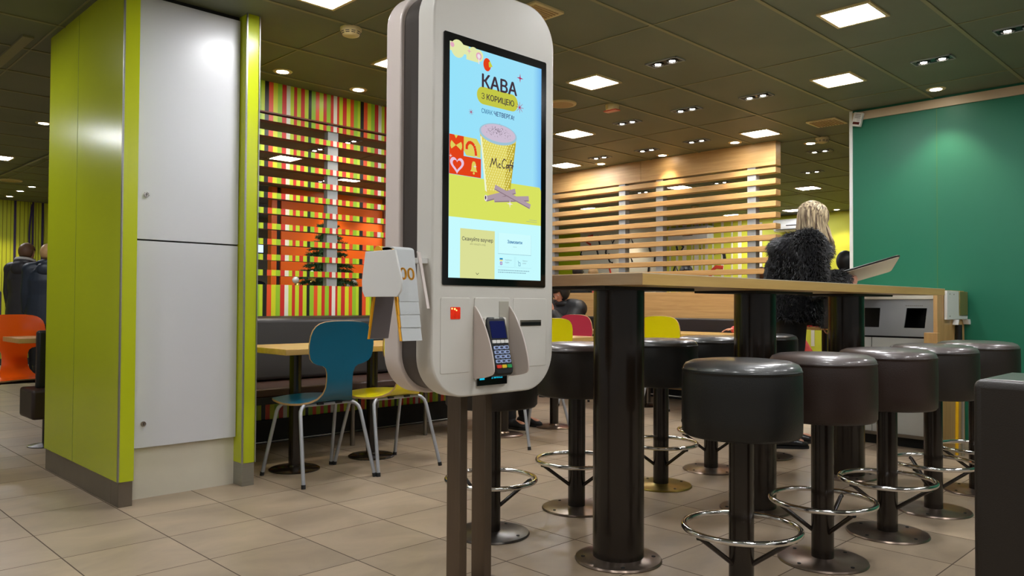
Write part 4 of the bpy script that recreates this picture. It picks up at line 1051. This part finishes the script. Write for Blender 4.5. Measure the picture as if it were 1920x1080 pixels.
# ================================================================== PEOPLE
def ik(a, b, l1, l2, pole):
    a = Vector(a); b = Vector(b); d = b - a; L = min(d.length, (l1 + l2) * .995); d.normalize()
    x = (l1 * l1 - l2 * l2 + L * L) / (2 * L); h = math.sqrt(max(l1 * l1 - x * x, 0))
    p = Vector(pole); p = (p - d * p.dot(d)).normalized()
    return a + d * x + p * h, a + d * L

def hand(b, W, d, up, side, curl=.5, s=1.0):
    """W wrist, d direction of the fingers, up = back of the hand normal, side = +1 thumb towards d x up"""
    W = Vector(W); d = Vector(d).normalized(); up = Vector(up); up = (up - d * up.dot(d)).normalized(); r = d.cross(up) * side
    b.tube([W - d * .01 * s, W + d * .03 * s, W + d * .06 * s, W + d * .085 * s], [(.025 * s, .018 * s), (.036 * s, .016 * s), (.041 * s, .0145 * s), (.038 * s, .012 * s)], n=12, ref=tuple(r), cap='round')
    for i, (o, L) in enumerate(((.029, .070), (.010, .078), (-.009, .073), (-.027, .058))):
        p = W + d * .082 * s + r * o * s; pts = [p - d * .015 * s, p]; ang = 0; q = p; L *= s
        for k, fr in enumerate((.45, .30, .25)):
            ang += curl * (.45 + .25 * k + .06 * i)
            q = q + (d * math.cos(ang) - up * math.sin(ang)) * L * fr; pts.append(q)
        b.tube(pts, [.0092 * s, .0090 * s, .0085 * s, .0078 * s, .0068 * s], n=8, cap='round', ref=tuple(r))
    p = W + d * .02 * s + r * .030 * s
    t = (r * .75 + d * .65 - up * .25 * curl).normalized(); t2 = (d * .9 + r * .25 - up * .55 * curl).normalized()
    b.tube([p - r * .012 * s, p, p + t * .036 * s, p + t * .036 * s + t2 * .030 * s], [.013 * s, .013 * s, .0105 * s, .0085 * s], n=8, cap='round')

def remesh(o, v, sm=2):
    m = o.modifiers.new('remesh', 'REMESH'); m.mode = 'VOXEL'; m.voxel_size = v; m.use_smooth_shade = True
    if sm:
        s = o.modifiers.new('smooth', 'SMOOTH'); s.iterations = sm; s.factor = .5
    return o

def person(loc, rz, label, mats, pose='stand', s=1.0, lhand=None, rhand=None, lean=0.0, head_tilt=(0, 0), vox=.011, coat_len=.80, bulk=1.0, hair='short', hood=False, feet=None, fur=False, face_yaw=0.0, lcurl=.5, rcurl=.5, group=None, extra=None, shoes_m=None, knee_out=0.0, legdir=(0, 1)):
    """local frame: +Y forward, +X right, Z up"""
    skin, coat, trous, shoe, hairm = mats
    r = empty('person', loc, label, 'person', group, world=False); r.rotation_euler = (0, 0, rz)
    V = lambda x, y, z: Vector((x * s, y * s, z * s))
    if pose == 'stand':
        pel = V(0, 0, .94); feetp = feet or [(-.10, -.02), (.11, .05)]
        knees = [V(fx * .95, fy * .5 + .015, .50) for fx, fy in feetp]; ank = [V(fx, fy - .02, .085) for fx, fy in feetp]; hipz = .92
        hips = [V(-.09, 0, .92), V(.09, 0, .92)]
    else:
        pel = V(0, 0, .53); lx, ly = legdir
        hips = [V(-.09, .02, .52), V(.09, .02, .52)]
        knees = [hips[0] + V(lx * .42 - knee_out, ly * .42, -.01), hips[1] + V(lx * .42 + knee_out, ly * .42, -.01)]
        ank = [V(knees[0].x / s + lx * .03, knees[0].y / s + ly * .03, .085), V(knees[1].x / s + lx * .07, knees[1].y / s + ly * .07, .085)]
    up = Vector((0, math.sin(lean), math.cos(lean)))
    ch = pel + up * .34 * s; nk = pel + up * .53 * s; 
    sh = [ch + up * .13 * s + V(-.175 * min(bulk, 1.1), 0, 0), ch + up * .13 * s + V(.175 * min(bulk, 1.1), 0, 0)]
    tl = head_tilt[0] + lean; hu = Vector((math.sin(head_tilt[1]), math.sin(tl), math.cos(tl))).normalized()
    hd = nk + up * .045 * s + hu * .115 * s
    # ---- continuous body
    b = MB()
    b.tube([pel - up * .05 * s, pel, pel + up * .16 * s, ch, ch + up * .12 * s, nk - up * .02 * s], [(.15 * s, .10 * s), (.165 * s, .115 * s), (.135 * s, .095 * s), (.155 * s, .11 * s), (.14 * s, .09 * s), (.06 * s, .055 * s)], n=18, ref=(1, 0, 0), cap='round')
    b.tube([nk - up * .04 * s, nk + up * .03 * s, hd - hu * .03 * s], [.058 * s, .052 * s, .052 * s], n=14, cap='round')
    Mh = Matrix.Rotation(-tl, 3, 'X') @ Matrix.Rotation(head_tilt[1], 3, 'Y') @ Matrix.Rotation(face_yaw, 3, 'Z')
    H = lambda x, y, z: hd + (Mh @ Vector((x, y, z))) * s
    b.ell(hd, (.074 * s, .092 * s, .108 * s), M=None) if False else b.ell(hd, (.075 * s, .093 * s, .108 * s), M=Mh)
    b.ell(H(0, .03, -.062), (.048 * s, .055 * s, .055 * s), M=Mh)              # jaw
    b.tube([H(0, .085, .018), H(0, .104, -.016), H(0, .108, -.028)], [.008 * s, .012 * s, .013 * s], n=8, cap='round')   # nose
    for q in (-1, 1):
        b.ell(H(q * .076, .0, -.01), (.010 * s, .022 * s, .030 * s), M=Mh, n=10, m=8)   # ear
        b.tube([H(q * .012, .086, .026), H(q * .042, .078, .030)], [.008 * s, .006 * s], n=6, cap='round')  # brow
    b.tube([H(-.022, .081, -.060), H(0, .089, -.057), H(.022, .081, -.060)], [.0055 * s] * 3, n=6, cap='round')
    b.tube([H(-.018, .080, -.068), H(0, .087, -.070), H(.018, .080, -.068)], [.006 * s] * 3, n=6, cap='round')
    arms = []
    for i, (hp, cu) in enumerate(((lhand, lcurl), (rhand, rcurl))):
        q = -1 if i == 0 else 1
        if hp is None: hp = (q * .24, .06, pel.z / s - .13 if pose == 'stand' else pel.z / s + .06); dd = (0, .15, -1) if pose == 'stand' else (0, 1, -.1); nn = (q, 0, 0) if pose == 'stand' else (0, 0, 1); 
        else: dd, nn = hp[3], hp[4]; hp = hp[:3]
        pole = hp_pole = (q * .5, -.6, -.6)
        el, wr = ik(sh[i], V(*hp), .29 * s, .255 * s, pole)
        b.tube([sh[i], sh[i].lerp(el, .5), el, el.lerp(wr, .5), wr], [.052 * s, .047 * s, .040 * s, .036 * s, .026 * s], n=12, cap='round')
        hand(b, wr, dd, nn, (1 if i == 0 else -1) * (1 if True else 1), cu, s)
        arms.append((el, wr))
    for i in (0, 1):
        b.tube([hips[i], hips[i].lerp(knees[i], .5), knees[i], knees[i].lerp(ank[i], .4), ank[i]], [.088 * s, .078 * s, .056 * s, .055 * s, .036 * s], n=14, cap='round')
        b.tube([ank[i] + V(0, -.02, -.03), ank[i] + Vector((legdir[0] * .13, legdir[1] * .13, -.045)) * s], [.035 * s, .028 * s], n=10, cap='round')
    body = remesh(b.build('body', skin, r), .0085 * s, 1)
    for q in (-1, 1):
        ey = MB().ell(H(q * .030, .0735, .010), (.0125 * s, .0115 * s, .0085 * s), n=12, m=8, M=Mh).build('eye', M_eye, r, smooth=1)
        MB().ell(H(q * .030, .0815, .010), (.0048 * s, .0042 * s, .0048 * s), n=10, m=6, M=Mh).build('iris', M_ink, ey, smooth=1)
    # ---- coat
    B = bulk
    b = MB()
    hem = pel + Vector((0, 0, (coat_len - .94) * s)) if pose == 'stand' else pel - up * .06 * s
    mid = hem.lerp(pel + up * .16 * s, .5)
    b.tube([hem, mid, pel + up * .16 * s, ch, ch + up * .10 * s, ch + up * .165 * s, nk + up * .005 * s], [(.205 * s * B, .155 * s * B), (.195 * s * B, .150 * s * B), (.175 * s * B, .135 * s * B), (.195 * s * B, .145 * s * B), (.185 * s * B, .125 * s * B), (.125 * s * B, .10 * s * B), (.078 * s, .072 * s)], n=26, ref=(1, 0, 0))
    for i in (0, 1):
        el, wr = arms[i]; e2 = el + (wr - el) * .93
        b.ell(sh[i], (.085 * s * B, .085 * s * B, .085 * s * B)); b.tube([sh[i].lerp(nk, .55), sh[i].lerp(nk, .15) + up * .01 * s], [.07 * s * B, .075 * s * B], n=14, cap='round')
        b.tube([sh[i].lerp(el, .12), sh[i].lerp(el, .5), el, el.lerp(e2, .5), e2], [.078 * s * B, .070 * s * B, .063 * s * B, .056 * s * B, .050 * s * B], n=14, cap='round')
    if pose != 'stand' :
        for i in (0, 1): b.tube([hips[i], hips[i].lerp(knees[i], .35)], [.105 * s * B, .10 * s * B], n=12, cap='round')
    co = b
    if fur:
        furb = MB(); tri = []
        for f in b.f:
            if len(f) == 4: tri.append((f[0], f[1], f[2])); tri.append((f[0], f[2], f[3]))
        ar = []; 
        for t in tri:
            a, c, e = (Vector(b.v[i]) for i in t); ar.append(((c - a).cross(e - a)).length / 2)
        rr = random.Random(11)
        for (t, _) in zip(rr.choices(tri, ar, k=fur), range(fur)):
            a, c, e = (Vector(b.v[i]) for i in t); u, v = rr.random(), rr.random()
            if u + v > 1: u, v = 1 - u, 1 - v
            p = a + (c - a) * u + (e - a) * v; n = (c - a).cross(e - a).normalized()
            ce = pel.lerp(nk, .5); ax = Vector((p.x * .15, p.y * .15, p.z)); 
            # outward test against the nearest body axis
            best = None
            for (s0, s1) in ((hem, nk), (sh[0], arms[0][0]), (arms[0][0], arms[0][1]), (sh[1], arms[1][0]), (arms[1][0], arms[1][1])):
                dd = s1 - s0; tt = max(0, min(1, (p - s0).dot(dd) / dd.length_squared)); qq = s0 + dd * tt
                if best is None or (p - qq).length < best[0]: best = ((p - qq).length, qq)
            out = (p - best[1]).normalized()
            n = out
            tang = Vector((rr.gauss(0, .55), rr.gauss(0, .55), -1 + rr.gauss(0, .45))); tang = (tang - n * tang.dot(n)).normalized()
            L = rr.uniform(.022, .045) * s; w = rr.uniform(.0022, .0050) * s; sd = n.cross(tang)
            m_ = p + n * L * .30 + tang * L * .45; tip = p + n * L * (.34 + rr.random() * .3) + tang * L
            base = p - n * .012
            furb.add([base - sd * w, base + sd * w, base + n * w * .9, m_ - sd * w * .8, m_ + sd * w * .8, m_ + n * w, tip], [(0, 1, 4, 3), (1, 2, 5, 4), (2, 0, 3, 5), (3, 4, 6), (4, 5, 6), (5, 3, 6)])
        coat_o = remesh(co.build('coat', coat, r), vox * s, 3)
        tx = bpy.data.textures.new('fur_clumps', 'CLOUDS'); tx.noise_scale = .05; dm_ = coat_o.modifiers.new('clumps', 'DISPLACE'); dm_.texture = tx; dm_.strength = .05; dm_.mid_level = .45
        fo = furb.build('fur', coat[1] if isinstance(coat, (list, tuple)) else coat, coat_o)
    else:
        coat_o = remesh(co.build('jacket', coat, r), vox * s, 3)
    # collar / hood
    if hood == 'down':
        b = MB(); c0 = nk + up * .02 * s - V(0, .06, 0)
        b.tube([nk + V(.105 * math.cos(t), .085 * math.sin(t) - .02, .012 + .035 * -math.sin(t)) for t in [2 * PI * k / 18 for k in range(18)]], .042 * s, n=10, closed=True)
        b.ell(nk + V(0, -.125, -.045), (.125 * s, .060 * s, .095 * s))
        remesh(b.build('hood', coat if not isinstance(coat, (list, tuple)) else coat[0], r), .010 * s, 2)
    if hood == 'up':
        b = MB(); 
        vs = b.ell(hd + (Mh @ Vector((0, -.018, .008))) * s, (.106 * s, .118 * s, .132 * s), M=Mh, n=24, m=16)
        keep = MB(); fm = []
        for f in b.f:
            c = sum((Vector(b.v[i]) for i in f), Vector()) / len(f); lc = Mh.transposed() @ (c - hd)
            if lc.y < .060 * s: fm.append(f)
        b.f = fm; b.m = [0] * len(fm)
        b.tube([nk + V(.09 * math.cos(t), .08 * math.sin(t) - .01, .0) for t in [2 * PI * k / 16 for k in range(16)]], .038 * s, n=8, closed=True)
        o = b.build('hood', coat if not isinstance(coat, (list, tuple)) else coat[0], r, smooth=1); sm = o.modifiers.new('thick', 'SOLIDIFY'); sm.thickness = .014 * s; sm.offset = -1
    # ---- trousers
    b = MB()
    b.tube([pel - Vector((0, 0, .06)) * s, pel, pel + up * .10 * s], [(.165 * s, .12 * s), (.178 * s, .128 * s), (.16 * s, .115 * s)], n=18, ref=(1, 0, 0), cap='round')
    for i in (0, 1): b.tube([hips[i], hips[i].lerp(knees[i], .5), knees[i], knees[i].lerp(ank[i], .4), ank[i] + V(0, 0, .015)], [.102 * s, .092 * s, .072 * s, .068 * s, .056 * s], n=14, cap='round')
    remesh(b.build('trousers', trous, r), .012 * s, 2)
    # ---- shoes
    lx, ly = legdir; 
    for i in (0, 1):
        f = Vector((lx, ly, 0)).normalized(); g = Vector((-f.y, f.x, 0)); a = ank[i]; z = -a.z
        b = MB(); 
        b.tube([a - f * .045 * s + Vector((0, 0, z + .038 * s)), a + Vector((0, 0, z + .045 * s)), a + f * .07 * s + Vector((0, 0, z + .040 * s)), a + f * .135 * s + Vector((0, 0, z + .030 * s)), a + f * .165 * s + Vector((0, 0, z + .026 * s))],
               [(.036 * s, .036 * s), (.038 * s, .040 * s), (.042 * s, .036 * s), (.042 * s, .026 * s), (.032 * s, .020 * s)], n=12, ref=tuple(g), cap='round')
        b.tube([a + Vector((0, 0, z + .06 * s)), a + Vector((0, 0, .11 * s))], [.050 * s, .057 * s], n=12)
        o = remesh(b.build('shoe', shoes_m or shoe, r), .0075 * s, 2)
        sb = MB(); pl = [(a + f * u * s + g * v * s) for (u, v) in ((-.085, -.025), (-.06, -.036), (.06, -.044), (.13, -.045), (.18, -.028), (.19, 0), (.18, .028), (.13, .045), (.06, .044), (-.06, .036), (-.085, .025))]
        sb.prism([(p.x, p.y) for p in pl], 0, .018 * s, 'Z').build('sole', M_rubber, o)
    # ---- hair
    b = MB()
    if hair == 'short':
        b.ell(hd + (Mh @ Vector((0, -.012, .022))) * s, (.083 * s, .098 * s, .100 * s), M=Mh, n=20, m=14)
        fm = []
        for f in b.f:
            c = sum((Vector(b.v[i]) for i in f), Vector()) / len(f); lc = Mh.transposed() @ (c - hd) / s
            if lc.z > .045 or (lc.y < -.01 and lc.z > -.055): fm.append(f)
        b.f = fm; b.m = [0] * len(fm); o = b.build('hair', hairm, r, smooth=1); sm = o.modifiers.new('thick', 'SOLIDIFY'); sm.thickness = .012 * s; sm.offset = 1
    elif hair == 'long':
        b.ell(hd + (Mh @ Vector((0, -.014, .020))) * s, (.084 * s, .100 * s, .100 * s), M=Mh, n=20, m=14)
        rr = random.Random(5)
        zb = (nk + up * -.03 * s).z
        for k in range(620):
            a = rr.uniform(-.40 * PI, 1.40 * PI)      # 0 = right, PI = left, going round the back
            fa = -a
            rad0 = rr.uniform(0.0, .5)
            pts = []; hx, hy = math.cos(fa), math.sin(fa)
            Lk = rr.uniform(-.03, .06); wob = rr.gauss(0, .016); sp = rr.uniform(.95, 1.12)
            for t in range(9):
                u = t / 8
                if t <= 4:
                    th = (rad0 + (1.45 - rad0) * (u / .5)); R_ = math.sin(th); z = .108 * math.cos(th)
                    p = hd + (Mh @ Vector((hx * R_ * .090 * sp, hy * R_ * .104 * sp - .012, z * sp + .020))) * s
                else:
                    q0 = pts[4]; w = (u - .5) / .5
                    p = Vector((q0.x + hx * .012 * w * s + wob * w * 1.6, q0.y + hy * .018 * w * s + (.035 if hy > -.3 else .01) * w * s + rr.gauss(0, .003), q0.z + (zb - .02 - Lk - q0.z) * w))
                pts.append(p)
            b.tube(pts, [.0035 * s] + [.0045 * s] * 6 + [.0035 * s, .0012 * s], n=5)
        b.build('hair', hairm, r, smooth=1)
    if extra: extra(r, dict(hd=hd, nk=nk, sh=sh, arms=arms, V=V, H=H, Mh=Mh, up=up, ch=ch, pel=pel, s=s, ank=ank))
    return r
M_eye = mat('eye_white', (220, 216, 210), .2)
def hairmat(name, a, c):
    k = NT(name); b = k.b
    tc = k.n('ShaderNodeTexCoord'); mp = k.n('ShaderNodeMapping'); mp.inputs['Scale'].default_value = (60, 60, 3); k.l(tc.outputs['Object'], mp.inputs[0])
    nz = k.n('ShaderNodeTexNoise'); nz.inputs['Scale'].default_value = 1.0; nz.inputs['Detail'].default_value = 4; k.l(mp.outputs[0], nz.inputs[0])
    r = k.n('ShaderNodeValToRGB'); k.l(nz.outputs[0], r.inputs[0]); r.color_ramp.elements[0].position = .38; r.color_ramp.elements[1].position = .62
    r.color_ramp.elements[0].color = (*s2l(a), 1); r.color_ramp.elements[1].color = (*s2l(c), 1)
    k.l(r.outputs[0], b.inputs['Base Color']); b.inputs['Roughness'].default_value = .42
    return k.m
Hb = hairmat('blonde_hair', (84, 62, 44), (214, 194, 156)); Hd = mat('dark_hair', (30, 24, 22), .45); Hbr = mat('brown_hair', (104, 74, 52), .5); Hg = mat('golden_hair', (196, 156, 104), .5)
F1 = mat('black_fur_base', (9, 9, 10), .9, spec=.1); F2 = mat('black_fur_tips', (24, 24, 27), .5, noise=.95, nscale=14)
blackcloth = mat('black_cloth', (18, 18, 20), .8); puff = mat('black_puffer', (30, 32, 35), .5, noise=.3, nscale=9, bump=1.0, bscale=14); navy = mat('navy_puffer', (32, 42, 56), .5, noise=.2, nscale=9, bump=1.0, bscale=14); greyj = mat('charcoal_puffer', (52, 50, 54), .5, noise=.2, nscale=9, bump=1.0, bscale=14)
blackshoe = mat('black_shoe_leather', (22, 22, 23), .25); pinkc = mat('coral_knit', (228, 96, 92), .8); denim = mat('dark_denim', (36, 42, 60), .8)

# --- the woman in black fur; faces the tray return
def woman_extra(r, J):
    nk, V, s = J['nk'], J['V'], J['s']
    # shaggy collar ring
    rr = random.Random(2); b = MB(); core = MB()
    core.tube([nk + V(.165 * math.cos(t), .135 * math.sin(t) - .01, -.055 - .015 * math.sin(t)) for t in [2 * PI * k / 20 for k in range(20)]], .052 * s, n=10, closed=True)
    for k in range(5200):
        t = rr.uniform(0, 2 * PI); ph = rr.uniform(-.6, 2.6)
        c = nk + V(.165 * math.cos(t), .135 * math.sin(t) - .01, -.055 - .015 * math.sin(t))
        o = Vector((math.cos(t), math.sin(t), 0)); n = (o * math.sin(ph) + Vector((0, 0, 1)) * math.cos(ph)).normalized(); p = c + n * .046 * s
        g = (o * .8 + Vector((rr.gauss(0, .4), rr.gauss(0, .4), -.7 + rr.gauss(0, .3)))).normalized(); sd = n.cross(g).normalized() * rr.uniform(.002, .0045)
        L = rr.uniform(.03, .06); m = p + n * L * .35 + g * L * .4; tip = p + n * L * .4 + g * L
        b.add([p - sd, p + sd, p + n * .003, m - sd * .7, m + sd * .7, m + n * .004, tip], [(0, 1, 4, 3), (1, 2, 5, 4), (2, 0, 3, 5), (3, 4, 6), (4, 5, 6), (5, 3, 6)])
    c_ = core.build('collar', F1, r, smooth=1)
    b.build('collar_fur', mat('grey_fur', (62, 62, 66), .4, noise=.6, nscale=20), c_)
W_LOC = (5.37, 2.61, 0); W_RZ = math.radians(-90 - 48)
# local right hand: forward .38
person(W_LOC, W_RZ, 'blonde woman in a shaggy black fur coat standing behind the high table holding a tray', (M_skin, [F1, F2], blackcloth, blackshoe, Hb), s=1.0, hair='long',
       rhand=(.12, .33, 1.175, (-.15, 1, .05), (.9, .0, .25)), lhand=(-.06, .36, 1.18, (.1, 1, 0), (-.9, 0, .2)), rcurl=.75, lcurl=.8, bulk=1.36, coat_len=.89, lean=.17, fur=30000, head_tilt=(.38, .10), vox=.012,
       feet=[(-.12, .06), (.10, -.06)], extra=woman_extra)
# tray she holds
t = empty('serving_tray', (5.70, 2.19, 1.235), 'dark rimmed serving tray with a paper liner held by the woman', 'tray', world=False)
t.rotation_euler = (math.radians(-20), math.radians(-17), math.radians(-52))
b = MB(); b.prism(rrect(-.20, .20, -.14, .14, .025), 0, .006, 'Z'); b.build('tray_base', mat('tray_brown', (196, 184, 166), .4), t)
b = MB(); P = rrect(-.20, .20, -.14, .14, .025); b.tube([(x, y, .010) for x, y in P], [(.007, .011)] * len(P), n=8, closed=True, ref=(0, 0, 1)); b.build('rim', M_black, t)
MB().prism(rrect(-.18, .18, -.12, .12, .01), .0065, .0075, 'Z').build('paper_liner', M_whitep, t)
b = MB(); rr = random.Random(4); vs = []; 
b.ell((5.60, 2.31, 1.165), (.05, .035, .022), n=10, m=7)
b.v = [tuple(c + rr.uniform(-.008, .008) for c in v) for v in b.v]
tag(b.build('crumpled_napkin', M_whitep), 'crumpled white paper held under the tray by the woman', 'napkin')

# --- seated person in black puffer with red details behind the pink chair
def puffer_extra(r, J):
    s = J['s']; V = J['V']; ch = J['ch']
    redm = mat('red_cloth_patch', (190, 44, 46), .6)
    el, wr = J['arms'][0]; sh = J['sh'][0]
    m = sh.lerp(el, .72); 
    MB().tube([m - (el - sh).normalized() * .035, m + (el - sh).normalized() * .035], [.077 * s, .075 * s], n=16, cap=True).build('sleeve_patch', redm, r)
    MB().ell(ch + V(-.11, .115, .0), (.03, .03, .08), n=12, m=8).build('front_patch', redm, r)
person((6.80, 5.88, 0), PI / 2, 'person in a black hooded puffer jacket with red patches seated behind the pink chair', (M_skin, puff, blackcloth, blackshoe, Hd), pose='sit', s=.97, lean=.30, head_tilt=(.35, 0), hood='up',
       lhand=(-.06, .43, .93, (.05, .15, 1), (-.2, -1, 0)), rhand=(.10, .40, .86, (0, .3, 1), (.2, -1, 0)), bulk=1.25, shoes_m=mat('orange_trainer', (214, 110, 50), .5), extra=puffer_extra)
b = MB(); b.box(6.36, 6.372, 5.80, 5.875, 1.0, 1.14); tag(b.build('smartphone', M_black, bevel=.003), 'black phone held by the seated person in the puffer jacket', 'phone')
# --- boots under the hidden table
person((4.50, 5.0, 0), PI, 'seated person in black boots, only the boots showing under the kiosk', (M_skin, blackcloth, blackcloth, mat('black_suede_boot', (22, 23, 26), .7), Hd), pose='sit', s=.95, legdir=(-.12, 1), knee_out=.02)
# --- child behind the second column
person((6.88, 3.42, 0.03), PI / 2, 'child in a coral knit top reaching over a table, hidden by the second column', (M_skin, pinkc, denim, blackshoe, Hg), pose='sit', s=.72,
       rhand=(.50, .31, 1.035, (.85, .5, -.12), (0, 0, 1)), lhand=None, rcurl=.35)
# --- two people at the far left
person((2.70, 11.75, 0), math.radians(-50), 'person in a charcoal puffer with a pale hood standing at the far left', (M_skin, greyj, blackcloth, blackshoe, Hbr), s=1.0, hood='down', bulk=1.2, coat_len=.80, head_tilt=(.15, 0),
      extra=lambda r, J: MB().tube([J['nk'] + J['V'](.10 * math.cos(t), .085 * math.sin(t) - .02, .055 - .02 * math.sin(t)) for t in [2 * PI * k / 18 for k in range(18)]], .032, n=8, closed=True).build('pale_hood', mat('pale_grey_jersey', (190, 188, 184), .8), r, smooth=1) and None)
person((2.84, 11.3, 0), math.radians(-20), 'person in a navy hooded jacket standing beside the lime column at the far left', (M_skin, navy, blackcloth, blackshoe, Hg), s=.985, hood='down', bulk=1.25, coat_len=.72)
# --- others seen through the screens
person((6.05, 12.2, 0), math.radians(170), 'person in dark clothes seen between the striped slats beside the lime column', (M_skin, navy, blackcloth, blackshoe, Hd), s=.90)
person((9.17, 7.85, 0), math.radians(-30), 'dark haired person behind the oak screen, just right of the kiosk', (M_skin, blackcloth, blackcloth, blackshoe, Hd), s=.905, bulk=1.0)
person((9.95, 8.18, 0), math.radians(-50), 'fair haired person behind the oak screen beside the dark haired one', (M_skin, pinkc, denim, blackshoe, Hg), s=.91, bulk=1.0)
person((9.78, 6.25, 0), math.radians(30), 'dark haired person bending left behind the oak screen under the air conditioner', (M_skin, puff, denim, blackshoe, Hd), s=.90, lean=.0, head_tilt=(.5, 0))
person((7.82, 4.11, 0), math.radians(-60), 'brown haired child behind the oak screen left of the woman in fur', (M_skin, pinkc, denim, blackshoe, Hbr), s=.80)
person((9.0, 3.70, 0), math.radians(-60), 'person in a black hood right of the woman in fur, cut by the green wall', (M_skin, puff, blackcloth, blackshoe, Hbr), s=.92, bulk=1.4, hood='up')

# ================================================================== CHRISTMAS TREE
TX, TY = 5.05, 8.25
T = empty('christmas_tree', (TX, TY, 0), 'green Christmas tree with baubles behind the striped slats, in front of the orange wall', 'christmas tree')
MB().tube([(TX, TY, 0), (TX, TY, 1.93)], [.04, .012], n=10).build('trunk', M_walnut, T)
MB().lathe([(.14, 0), (.18, .26), (.17, .27), (.02, .25)], (TX, TY, 0), 24).build('pot', M_walnut, T)
b = MB(); rr = random.Random(9)
ring = []
for j in range(18):
    z = .36 + j * .09; R0 = (.60 * max(0, 1 - (z - .42) / 1.62) ** .9 if z > .42 else .5) * .62 + .01; ring.append((R0 * (1 if j % 2 else .8), z))
b.lathe(ring, (TX, TY, 0), 22); b.v = [(x + rr.uniform(-.03, .03), y + rr.uniform(-.03, .03), z + rr.uniform(-.02, .02)) for x, y, z in b.v]
for lv in range(24):
    z = .42 + lv * .064; R0 = .60 * (1 - (z - .42) / 1.62) ** .9 + .04; nb = max(6, int(26 * R0 / .6) + 4)
    for k in range(nb):
        a = 2 * PI * (k + rr.random() * .6) / nb + lv; L = R0 * rr.uniform(.82, 1.12); c, s_ = math.cos(a), math.sin(a)
        nn = int(38 * L / .6) + 14
        for j in range(nn):
            u = .15 + .85 * j / nn; p = Vector((TX + c * L * u, TY + s_ * L * u, z + .05 * u - .12 * u * u * L / .5))
            for q in (0, 1, 2, 3, 4):
                d = Vector((c * .7 + rr.gauss(0, .6), s_ * .7 + rr.gauss(0, .6), rr.gauss(.1, .6))).normalized(); w = d.cross(Vector((rr.gauss(0, 1), rr.gauss(0, 1), 1))).normalized() * .006
                e = p + d * rr.uniform(.035, .055); b.add([p - w, p + w, e], [(0, 1, 2)])
b.build('foliage', mat('fir_green', (58, 92, 50), .6, noise=.4, nscale=6), T)
def bauble(px, pz, dy, rad, m, label, nm='bauble'):
    x = px; y = dy
    r = empty(nm, (x, y, pz), label, 'ornament', 'ornaments on the Christmas tree')
    MB().ell((x, y, pz), (rad, rad, rad), n=20, m=12).build('ball', m, r, smooth=1)
    MB().cyl((x, y), rad * .25, pz + rad * .93, pz + rad * 1.15, 10).build('cap', M_gold, r)
mw = mat('pearl_white', (226, 226, 220), .15, coat=.6); mg = mat('gold_bauble', (208, 176, 96), .18, .7); mr_ = mat('red_bauble', (170, 40, 36), .2)
def ty(x, z): return TY - max(.05, .60 * (1 - (z - .42) / 1.62) ** .9 * .95 - abs(x - TX) * .6)
for (x, z, rad, m, l) in ((4.99, 1.49, .045, mw, 'large white bauble in the middle of the Christmas tree, right of the grey post'), (4.60, 1.26, .040, mw, 'white bauble low on the left side of the Christmas tree'),
                          (4.62, 1.19, .040, mg, 'gold bauble at the lower left of the Christmas tree'), (5.33, 1.24, .042, mw, 'white bauble at the lower right edge of the Christmas tree'),
                          (4.75, 1.52, .025, mg, 'small gold bauble high on the left of the Christmas tree'), (5.20, 1.36, .030, mg, 'gold bauble on the right side of the Christmas tree'),
                          (5.18, 1.2, .028, mw, 'small pearl bauble low on the right side of the Christmas tree'), (4.78, 1.35, .026, mw, 'small white bauble above the star ornament')):
    bauble(x, z, ty(x, z), rad, m, l)
sp = []
for k in range(10):
    rr_ = .055 if k % 2 == 0 else .024; sp.append((4.78 + rr_ * math.sin(PI * k / 5), 1.28 + rr_ * math.cos(PI * k / 5)))
b = MB(); y_ = ty(4.78, 1.28); b.prism(sp, y_ - .01, y_ + .01, 'Y'); tag(b.build('star_ornament', mg), 'pale star ornament on the left half of the Christmas tree', 'ornament', 'ornaments on the Christmas tree')
for k in range(14):
    a = k * 2.4; z = .6 + (k * .37) % 1.1; R0 = .60 * (1 - (z - .42) / 1.62) ** .9; x = TX + math.cos(a) * R0; y = TY + math.sin(a) * R0
    if math.sin(a) * .71 + math.cos(a) * .70 < .35: continue
    bauble(x, z, y, .03, mr_ if k % 2 else mg, 'bauble on the far side of the Christmas tree')
# blue-white menu display far behind, seen left of the orange wall
r = empty('menu_display', (6.1, 13.85, 1.9), 'bright far menu screen seen between the slats beside the lime column', 'screen')
MB().box(6.2, 7.1, 13.85, 13.9, 1.92, 2.12).build('housing', M_black, r); MB().box(6.22, 7.08, 13.84, 13.852, 1.94, 2.10).build('display', emi('far_screen', (190, 210, 255), 1.6), r)

# ================================================================== LIGHT AND CAMERA
w = bpy.data.worlds.new('room_ambient'); SC.world = w; w.use_nodes = True
w.node_tree.nodes['Background'].inputs[0].default_value = (0.80, 0.78, 0.74, 1); w.node_tree.nodes['Background'].inputs[1].default_value = 0.32
SC.view_settings.exposure = EXPOSURE
YAW, PITCH, ROLL, FPX = math.radians(45.318), math.radians(1.151), math.radians(0.312), 1473.9
fw = Vector((math.cos(YAW) * math.cos(PITCH), math.sin(YAW) * math.cos(PITCH), math.sin(PITCH)))
rt = Vector((math.sin(YAW), -math.cos(YAW), 0)); up = rt.cross(fw)
rt2 = rt * math.cos(ROLL) + up * math.sin(ROLL); up2 = -rt * math.sin(ROLL) + up * math.cos(ROLL)
cd = bpy.data.cameras.new('camera'); cam = bpy.data.objects.new('camera', cd); COL.objects.link(cam)
cd.sensor_fit = 'HORIZONTAL'; cd.sensor_width = 36; cd.lens = FPX / 1920 * 36; cd.clip_start = .02; cd.clip_end = 60
M4 = Matrix((rt2, up2, -fw)).transposed().to_4x4(); M4.translation = Vector((0, 0, 1.0)); cam.matrix_world = M4
SC.camera = cam
